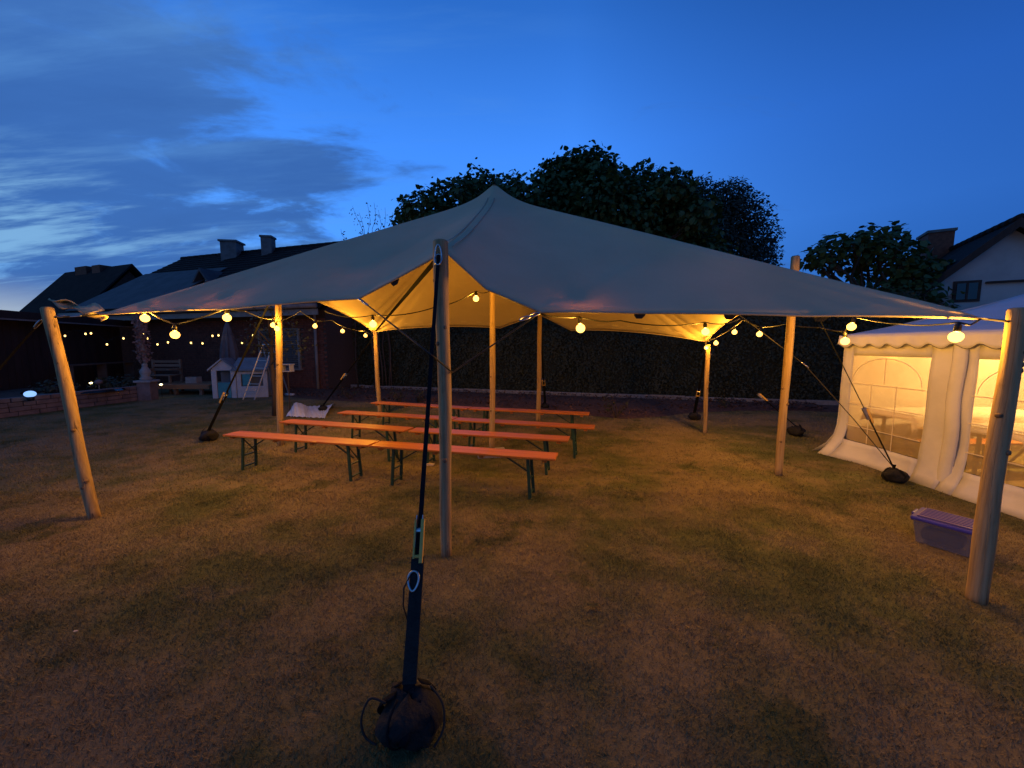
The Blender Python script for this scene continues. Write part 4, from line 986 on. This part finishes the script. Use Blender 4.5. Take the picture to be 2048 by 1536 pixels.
# closed parasol
pp = at(457, 690, 13.2); o = thing('closed_parasol', 'closed grey parasol standing behind the playhouse', 'parasol', (pp.x, pp.y, 0))
b = MB(); nf = 24; prof = [(.18, .95), (.235, 1.15), (.22, 1.5), (.16, 1.9), (.09, 2.25), (.03, 2.42)]
for r_, z_ in prof:
    pass
V_ = []; Fc = []
for i, (r_, z_) in enumerate(prof):
    for k in range(nf): a = 2 * math.pi * k / nf; q = r_ * (1 + .22 * (k % 3 - 1) * (1 - i / 6)); V_.append((pp.x + q * math.cos(a), pp.y + q * math.sin(a), z_))
for i in range(len(prof) - 1):
    for k in range(nf): Fc.append((i * nf + k, i * nf + (k + 1) % nf, (i + 1) * nf + (k + 1) % nf, (i + 1) * nf + k))
b.add(V_, Fc); b.build('cloth', M['parasol'], o)
MB().tube([(pp.x, pp.y, 0), (pp.x, pp.y, 2.5)], .025, 8).build('mast', M['alu'], o)
MB().box((pp.x, pp.y, .04), (.6, .6, .08)).build('base_plate', M['concrete'], o, bevel=.01)
# garden bench
gp = at(320, 735, 13.2); gx, gy = gp.x, gp.y
o = thing('garden_bench', 'weathered wooden garden bench with slatted back before the brick wall', 'bench', (gx, gy, 0))
for k in range(4): MB().box((gx, gy - .18 + k * .12, .62), (1.02, .09, .03)).build('seat_slat', M['oldwood'], o)
for k in range(3): MB().box((gx, gy + .26, .80 + k * .14), (1.02, .03, .09)).build('back_slat', M['oldwood'], o)
for s in (-1, 1):
    for y_ in (-.2, .27): MB().box((gx + s * .48, gy + y_, .31 if y_ < 0 else .58), (.06, .06, .62 if y_ < 0 else 1.16)).build('leg', M['oldwood'], o)
    MB().box((gx + s * .48, gy + .02, .82), (.07, .56, .04)).build('armrest', M['oldwood'], o)
# low wooden deck with a box on it
d0 = atz(300, 790); dkx, dky = d0.x + .95, d0.y + .55
o = thing('wooden_deck', 'low warm brown wooden platform in front of the garden bench', 'deck', (dkx, dky, 0))
for k in range(8): MB().box((dkx, dky - .5 + k * .145, .33), (2.1, .13, .035)).build('deck_board', M['deckwood'], o, bevel=.004)
for s in (-.95, -.1, .75): MB().box((dkx + s, dky - .52, .16), (.09, .09, .31)).build('leg', M['oldwood'], o)
MB().box((dkx, dky - .575, .26), (2.1, .03, .12)).build('front_board', M['deckwood'], o)
bxp = at(388, 766, dky - .1); o = thing('small_crate', 'small pale grey crate standing on the wooden platform', 'crate', (bxp.x, bxp.y, .35))
for s in (-1, 1): MB().box((bxp.x + s * .17, bxp.y, .46), (.03, .24, .22)).build('side_board', M['whitestone'], o)
for s in (-1, 1): MB().box((bxp.x, bxp.y + s * .12, .46), (.31, .02, .20)).build('front_board', M['whitestone'], o)
MB().box((bxp.x, bxp.y, .362), (.31, .22, .02)).build('bottom_board', M['whitestone'], o)
# young tree behind the left pole
st = atz(549, 832); o = thing('young_tree', 'young thin stemmed tree right behind the left pole', 'tree', (st.x, st.y, 0))
MB().tube([st, st + V3(.02, .02, .6), st + V3(-.01, .03, 1.2), st + V3(.05, 0, 1.9), st + V3(.1, 0, 2.4)], [.055, .05, .045, .03, .012], 8).build('trunk', M['bark'], o, True)
for k in range(6): a = k * 1.05; MB().tube([st + V3(0, 0, 1.2 + k * .12), st + V3(.35 * math.cos(a), .35 * math.sin(a), 1.55 + k * .14)], [.02, .006], 6).build('branch', M['bark'], o, True)
Pn, Dn = blob_points([(st.x - .2, st.y, 1.75, .42, .4, .35), (st.x + .45, st.y + .1, 1.75, .45, .4, .40), (st.x + .1, st.y, 2.2, .5, .4, .35)], 330)
leaves('crown', Pn, Dn, rng.uniform(.06, .10, len(Pn)), M['hedge'], o, 'plain')
# crumpled white sheet on the lawn
s0, s1, s2, s3 = atz(572, 834), atz(652, 838), atz(668, 812), atz(598, 815)
b = MB(); b.grid(lambda u, v: tuple((s0.lerp(s1, u)).lerp(s3.lerp(s2, u), v) + V3(.03 * math.sin(u * 17 + v * 5), 0, .012 + .20 * max(0, math.sin(u * 6.0 + .3 + v * 1.2)) * math.sin(math.pi * min(v * 1.05, 1)) ** .6 + .02 * math.sin(u * 31 + v * 13) ** 2)), 40, 20)
tag(b.build('plastic_sheet', M['tarp'], thick=.004), 'crumpled white plastic sheet lying on the lawn behind the left pole', 'plastic sheet')
# small things on the ground
p = atz(580, 792); o = MB().tube([p + V3(-.16, .05, .05), p + V3(.16, -.05, .05)], .045, 10); tag(o.build('white_tube', M['white_plastic'], smooth=True), 'short white tube lying on the lawn right of the left pole', 'tube')
p = atz(858, 931); o = MB().slab([p + V3(-.06, -.02, .005), p + V3(.06, -.03, .005), p + V3(.07, .02, .005), p + V3(-.04, .03, .005)], V3(.005, 0, .022)); tag(o.build('wood_wedge', M['palewood']), 'pale wooden wedge on the grass left of the front pole', 'wedge')
p = at(575, 736, 9.6); o = thing('bird_feeder', 'small white box on a thin post right of the left pole', 'bird feeder', (p.x, p.y, 0))
b = MB(); b.box(p + V3(-.10, 0, 0), (.03, .16, .16)).box(p + V3(.10, 0, 0), (.03, .16, .16)).box(p + V3(0, 0, .09), (.26, .2, .025)).box(p + V3(0, 0, -.08), (.24, .18, .025)); b.build('housing', M['white_plastic'], o)
MB().tube([(p.x, p.y, 0), (p.x, p.y, p.z - .09)], .014, 6).build('post', M['bark'], o)

for u, v, lb, mm, sz in ((1186, 1219, 'small dark curled leaf lying alone on the lawn right of the front pole', 'leafdark', .035), (152, 1270, 'tiny pale scrap on the dark lawn below the leaning front left pole', 'palewood', .012)):
    p = atz(u, v); b = MB(); b.grid(lambda a, c: (p.x + (a - .5) * sz * 2, p.y + (c - .5) * sz * (1.2 - abs(a - .5)), .022 + sz * .5 * abs(c - .5) + sz * .6 * (a - .5) ** 2), 6, 4)
    tag(b.build('fallen_leaf' if mm == 'leafdark' else 'paper_scrap', M[mm], smooth=True, thick=.001), lb, 'leaf' if mm == 'leafdark' else 'scrap')
# ================================================================== BACKGROUND HOUSES
# far left house
hL0, hL1 = at(137, 548, 30), at(262, 537, 27); fd = (hL1 - hL0); fd.z = 0; FLen = fd.length; fd.normalize(); fn_ = V3(fd.y, -fd.x, 0)
if fn_.y > 0: fn_ = -fn_
fh = thing('far_house', 'far dark house with steep roof and two stubby chimneys at left', 'house', (hL0.x, hL0.y, 0))
B0 = V3(hL0.x, hL0.y, 0); rz_ = hL0.z; wdt = 3.2
G = lambda s, t, z: B0 + fd * s + fn_ * t + V3(0, 0, z)
MB().slab([G(.2, wdt - .3, 0), G(FLen - .2, wdt - .3, 0), G(FLen - .2, -wdt + .3, 0), G(.2, -wdt + .3, 0)], V3(0, 0, 3.1)).build('wall', M['brick'], fh)
for s in (.2, FLen - .35): MB().slab([G(s, wdt - .3, 3.1), G(s, -wdt + .3, 3.1), G(s, 0, rz_ - .35)], fd * .15).build('gable_wall', M['brick'], fh)
for t in (1, -1): MB().slab([G(-.5, 0, rz_), G(FLen + .2, 0, rz_), G(FLen + .2, t * (wdt + .3), 2.7), G(-.5 - (0 if t < 0 else .0), t * (wdt + .3), 2.7)], V3(0, 0, .14)).build('roof', M['tile'], fh)
for u0, u1, vt in ((162, 185, 535), (196, 212, 532)):
    a, c = onplane(u0, vt, B0, fn_), onplane(u1, vt, B0, fn_); pm = (a + c) / 2; w_ = (c - a).length
    MB().box(V3(pm.x, pm.y, (pm.z + rz_ - .6) / 2), (w_, .7, pm.z - rz_ + .6), rot=math.atan2(fd.y, fd.x)).build('chimney', M['brick'], fh)
# right house with white gable
P0 = at(2042, 436, 12.0); rd = V3(.514, .857, 0); gd = V3(-.857, .514, 0)
rh = thing('white_gable_house', 'house with white gable wall and dark steep roof behind the party tent', 'house', (P0.x, P0.y, 0))
zr = P0.z; hw_ = 3.9; ez_ = zr - hw_ * .98
J = lambda s, t, z: V3(P0.x, P0.y, 0) + rd * s + gd * t + V3(0, 0, z)
MB().slab([J(.35, -hw_, 0), J(.35, hw_ - .25, 0), J(.35, hw_ - .25, ez_ + .1), J(.35, 0, zr - .22), J(.35, -hw_, ez_ + .1)], rd * .25).build('gable_wall', M['whitewall'], rh)
MB().slab([J(.6, hw_ - .3, 0), J(10, hw_ - .3, 0), J(10, -hw_, 0), J(.6, -hw_, 0)], V3(0, 0, ez_)).build('wall', M['whitewall'], rh)
for t in (1, -1):
    MB().slab([J(0, 0, zr), J(10.4, 0, zr), J(10.4, t * (hw_ + .35), ez_ - .35), J(0, t * (hw_ + .35), ez_ - .35)], V3(0, 0, -.16)).build('roof', M['tile'], rh)
    MB().slab([J(-.03, 0, zr + .02), J(-.03, t * (hw_ + .35), ez_ - .33), J(-.03, t * (hw_ + .35), ez_ - .60), J(-.03, 0, zr - .25)], rd * .03).build('barge_board', M['darkwood'], rh)
for i in range(24): p = J(.2 + i * .43, 0, zr + .02); MB().tube([p - rd * .22, p + rd * .22], [.12, .105], 8).build('ridge_tile', M['tile'], rh, True)
pa, pbx = onplane(1850, 471, J(0, .35, 0), gd), onplane(1896, 471, J(0, .35, 0), gd); pm = (pa + pbx) / 2
chh = MB().box(V3(pm.x, pm.y, pm.z - .75), (1.15, .75, 1.6), rot=math.atan2(rd.y, rd.x)).build('chimney', M['brick'], rh)
MB().box(V3(pm.x, pm.y, pm.z + .06), (1.25, .85, .10), rot=math.atan2(rd.y, rd.x)).build('chimney_cap', M['chim'], chh)
gpn = J(.35, 0, 0)
wa, wb = onplane(1911, 566, gpn, rd), onplane(1954, 600, gpn, rd); wc = (wa + wb) / 2; ww, wh = abs((wb - wa).dot(gd)), abs(wb.z - wa.z)
wo = MB(); wo.box(wc - rd * .01, (ww + .1, .05, wh + .1), ax=(gd, rd, V3(0, 0, 1))); wo = wo.build('window', M['darkwood'], rh)
MB().box(wc - rd * .045, (ww - .06, .02, wh - .06), ax=(gd, rd, V3(0, 0, 1))).build('pane', M['glass'], wo)
MB().box(wc - rd * .06, (.05, .03, wh - .04), ax=(gd, rd, V3(0, 0, 1))).build('frame_bar', M['darkwood'], wo)
la, lb_ = onplane(2008, 563, gpn, rd), onplane(2048, 562, gpn, rd); lc = (la + lb_) / 2
MB().box(lc - rd * .05, (1.2, .12, .06), ax=(gd, rd, V3(0, 0, 1))).build('ledge', M['darkwood'], rh)

# ================================================================== HEDGE AND TREES
h0_, h1_ = K0 + kn * -.75 - kd * .4, K1 + kn * -.75 + kd * 1.4
h0_ = h0_ + kd * .7
hg = thing('tall_hedge', 'tall dark evergreen hedge across the back of the lawn', 'hedge', h0_)
Lh = (h1_ - h0_).length; hh = 3.0
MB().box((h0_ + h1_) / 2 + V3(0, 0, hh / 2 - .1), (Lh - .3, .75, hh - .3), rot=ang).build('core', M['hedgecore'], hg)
n = 52000
s = rng.random(n) * Lh; z_ = rng.random(n) ** .9 * hh
face = rng.random(n) < .86
off = np.where(face, .46 + .07 * np.sin(s * 3.1 + z_ * 2) + .05 * np.sin(s * 7.7 - z_ * 5) + rng.normal(0, .05, n), rng.uniform(-.5, .5, n))
z_ = np.where(face, z_, hh - .10 + rng.normal(0, .14, n) + .12 * np.sin(s * 2.3) + .10 * np.sin(s * 6.1))
kdn, knn = np.array(kd), np.array(kn)
Pn = np.array(h0_) + s[:, None] * kdn + off[:, None] * knn; Pn[:, 2] = z_ + .05
Dn = np.where(face[:, None], knn[None, :], np.array([[0, 0, 1.0]]))
leaves('foliage', Pn, Dn + rng.normal(0, .3, (n, 3)), rng.uniform(.05, .11, n), M['hedge'], hg, 'plain', .15)

def limb(b, a, c, r0, r1, wob=.15):
    a, c = Vector(a), Vector(c); pts = []
    for i in range(7):
        t = i / 6; pts.append(a.lerp(c, t) + V3(random.uniform(-wob, wob), random.uniform(-wob, wob), random.uniform(-wob, wob)) * math.sin(math.pi * t))
    b.tube(pts, [r0 + (r1 - r0) * i / 6 for i in range(7)], 8)
def tree(name, label, base, blobs, leafm, size, dens, trunk_r, shape='heart', up=.45, fork=.35):
    o = thing(name, label, 'tree', base); base = Vector(base)
    top = Vector((sum(q[0] for q in blobs) / len(blobs), sum(q[1] for q in blobs) / len(blobs), sum(q[2] for q in blobs) / len(blobs)))
    fk = base.lerp(top, fork); b = MB(); limb(b, base - V3(0, 0, .1), fk, trunk_r, trunk_r * .75, .05); b.build('trunk', M['bark'], o, True)
    for q in blobs:
        b = MB(); c = Vector(q[:3]); limb(b, fk, c, trunk_r * .45, .025, .2)
        for k in range(4):
            d_ = Vector(rng.normal(0, 1, 3)).normalized(); limb(b, fk.lerp(c, .75), c + Vector((d_.x * q[3], d_.y * q[4], d_.z * q[5])) * .8, .035, .008, .08)
        b.build('branch', M['bark'], o, True)
    Pn, Dn = blob_points(blobs, dens, .38 if shape == 'heart' else .16); sz = rng.uniform(size * .55, size * 1.45, len(Pn))
    leaves('crown', Pn, Dn, sz, leafm, o, shape, up)
    return o
def blob_px(items, Y, jitter=.8):
    out = []
    for (u, v, r) in items:
        y = Y + random.uniform(-jitter, jitter); p = at(u, v, y); rr = r / F * y; out.append((p.x, p.y, p.z, rr, rr * .9, rr * .85))
    return out
Y = 15.5
tree('catalpa_tree', 'broad leafy catalpa tree rising behind the tent peak', (1.6, Y, 0),
     blob_px([(850, 425, 45), (905, 410, 50), (960, 385, 45), (1005, 400, 50), (1060, 410, 55), (1110, 350, 32), (1150, 345, 45), (1190, 340, 42), (1130, 400, 60), (1200, 400, 60),
              (1235, 365, 34), (1290, 375, 44), (1340, 378, 40), (1260, 420, 60), (1330, 430, 55), (1180, 450, 60), (1250, 480, 60), (1330, 480, 45), (1080, 450, 50), (820, 440, 30), (1390, 480, 40), (1390, 430, 44), (1360, 400, 36), (1400, 520, 50), (1320, 395, 34)], Y), M['leaf'], .18, 430, .28, up=.5)
Y = 19.0
tree('purple_beech', 'dense dark rounded tree right of the catalpa', at(1440, 690, Y) * 1 - V3(0, 0, at(1440, 690, Y).z),
     blob_px([(1400, 400, 45), (1450, 405, 45), (1490, 430, 45), (1510, 470, 44), (1515, 510, 40), (1440, 450, 60), (1400, 470, 60), (1460, 500, 60), (1400, 540, 60), (1490, 540, 55), (1380, 390, 34), (1465, 385, 30), (1340, 520, 50), (1340, 460, 50)], Y), M['leafdark'], .13, 620, .26, 'plain', .35)
Y = 13.2
tree('spreading_catalpa', 'spreading catalpa with open lower branches near the white gable', at(1725, 690, Y) - V3(0, 0, at(1725, 690, Y).z),
     blob_px([(1740, 474, 26), (1705, 484, 20), (1785, 468, 22), (1660, 500, 32), (1630, 515, 22), (1710, 505, 40), (1768, 502, 38), (1812, 508, 30), (1650, 530, 18), (1790, 540, 36), (1840, 538, 28), (1868, 558, 28), (1720, 556, 18), (1820, 570, 40), (1780, 600, 40), (1850, 610, 40), (1890, 545, 26), (1760, 625, 45), (1830, 640, 45)], Y, .5), M['leaf'], .18, 260, .16, up=.55, fork=.5)
# wispy tall shoots behind the canopy on the left
o = thing('wispy_shrub', 'thin twiggy shrub tips showing above the canopy left of the catalpa', 'shrub', at(745, 690, 14.5) - V3(0, 0, at(745, 690, 14.5).z))
bb = MB(); PP, DD = [], []
for (u0, v0, u1, v1) in ((735, 520, 705, 412), (745, 520, 735, 407), (752, 520, 748, 405), (760, 520, 770, 415), (770, 520, 785, 425), (740, 520, 718, 425), (700, 520, 682, 458), (765, 520, 757, 420)):
    a, c = at(u0, v0, 14.5), at(u1, v1, 14.5); g0 = V3(a.x * .98, 14.5, 0); limb(bb, g0, a, .03, .014, .1); limb(bb, a, c, .012, .004, .1)
    for k in range(22):
        t = random.random(); q = a.lerp(c, t); d_ = rng.normal(0, 1, 3); PP.append(np.array(q) + d_ * .06); DD.append(d_)
bb.build('stem', M['bark'], o, True); leaves('foliage', np.array(PP), np.array(DD), rng.uniform(.07, .13, len(PP)), M['leafdark'], o, 'plain')
# twiggy plants in the mulch bed
for i, (u, v, hgt, lb) in enumerate(((1232, 836, .55, 'bare twiggy shrub in the mulch bed right of the benches'), (800, 806, .45, 'small shrub behind the left end of the farthest bench row'), (835, 806, .40, 'thin plant behind the farthest left bench'), (1450, 818, .4, 'low dry plant in the bed between the two right poles'), (700, 800, .5, 'small bush left of the rear left pole'))):
    p = atz(u, v); o = thing('bed_plant', lb, 'plant', p); b = MB(); PP, DD = [], []
    for k in range(9):
        a = random.random() * 6.28; e = p + V3(math.cos(a) * hgt * .6, math.sin(a) * hgt * .4, hgt * random.uniform(.5, 1)); limb(b, p, e, .010, .003, .05)
        for j in range(9): PP.append(np.array(p.lerp(e, random.uniform(.4, 1))) + rng.normal(0, .03, 3)); DD.append(rng.normal(0, 1, 3))
    b.build('stem', M['bark'], o, True); leaves('foliage', np.array(PP), np.array(DD), rng.uniform(.04, .08, len(PP)), M['hedge'], o, 'plain')

# ================================================================== GRASS (short dry lawn) and mulch chips
def grass(n, ymin, ymax, hmin, hmax, w):
    y = ymin + (ymax - ymin) * rng.random(n) ** .8; x = (rng.random(n) * 2 - 1) * (y * 1.42 + 2.4)
    return x, y, rng.uniform(hmin, hmax, n), np.full(n, w)
xs, ys, hs_, ws = [np.concatenate(q) for q in zip(grass(560000, .1, 4.2, .008, .024, .0022), grass(340000, 3.8, 11.5, .010, .030, .0048))]
keep = ~((xs > X0 - .15) & (ys < Y1 + .1))
keep &= ~((xs < w0.x + (ys - w0.y) / (w1.y - w0.y) * (w1.x - w0.x) + .05) & (ys > w0.y - 3))
t_ = ((xs - K0.x) * kd.x + (ys - K0.y) * kd.y); dk = (xs - K0.x) * kn.x + (ys - K0.y) * kn.y
eu = np.array([(e - K0).dot(kd) for e in edge]); ev = np.array([(e - K0).dot(kn) for e in edge])
keep &= dk > np.interp(t_, eu, ev) + rng.normal(0, .08, len(xs))
clump = np.sin(xs * 7.1 + ys * 3) * np.sin(ys * 8.3 - xs * 2) ; keep &= rng.random(len(xs)) < .72 + .28 * clump
xs, ys, hs_, ws = xs[keep], ys[keep], hs_[keep], ws[keep]; n = len(xs)
a = rng.random(n) * 6.283; ln = rng.uniform(.3, 1.4, n) * hs_; b2 = rng.random(n) * 6.283
V = np.zeros((n, 3, 3)); V[:, 0] = np.stack([xs + np.cos(a) * ws, ys + np.sin(a) * ws, np.zeros(n)], 1); V[:, 1] = np.stack([xs - np.cos(a) * ws, ys - np.sin(a) * ws, np.zeros(n)], 1)
V[:, 2] = np.stack([xs + np.cos(b2) * ln, ys + np.sin(b2) * ln, hs_], 1)
g = npmesh('grass', V.reshape(-1, 3), np.arange(3 * n).reshape(n, 3), M['blade']); tag(g, 'short dry patchy grass of the lawn', 'grass', kind='stuff')
n = 5000; tt = rng.random(n) * L * .95; dd = rng.random(n) * np.interp(tt, eu, ev) * .96 + .05
c = np.array(K0) + tt[:, None] * kdn + dd[:, None] * knn; c[:, 2] = .075 + rng.random(n) * .01
th = rng.random(n) * 6.28; l1 = rng.uniform(.015, .045, n)
V = np.zeros((n, 4, 3)); e1 = np.stack([np.cos(th), np.sin(th), rng.normal(0, .5, n)], 1) * l1[:, None]; e2 = np.stack([-np.sin(th), np.cos(th), rng.normal(0, .5, n)], 1) * l1[:, None] * .4
V[:, 0] = c - e1 - e2; V[:, 1] = c + e1 - e2; V[:, 2] = c + e1 + e2; V[:, 3] = c - e1 + e2
g = npmesh('bark_chips', V.reshape(-1, 3), np.arange(4 * n).reshape(n, 4), M['soil']); tag(g, 'bark mulch chips on the garden bed', 'mulch', kind='stuff')
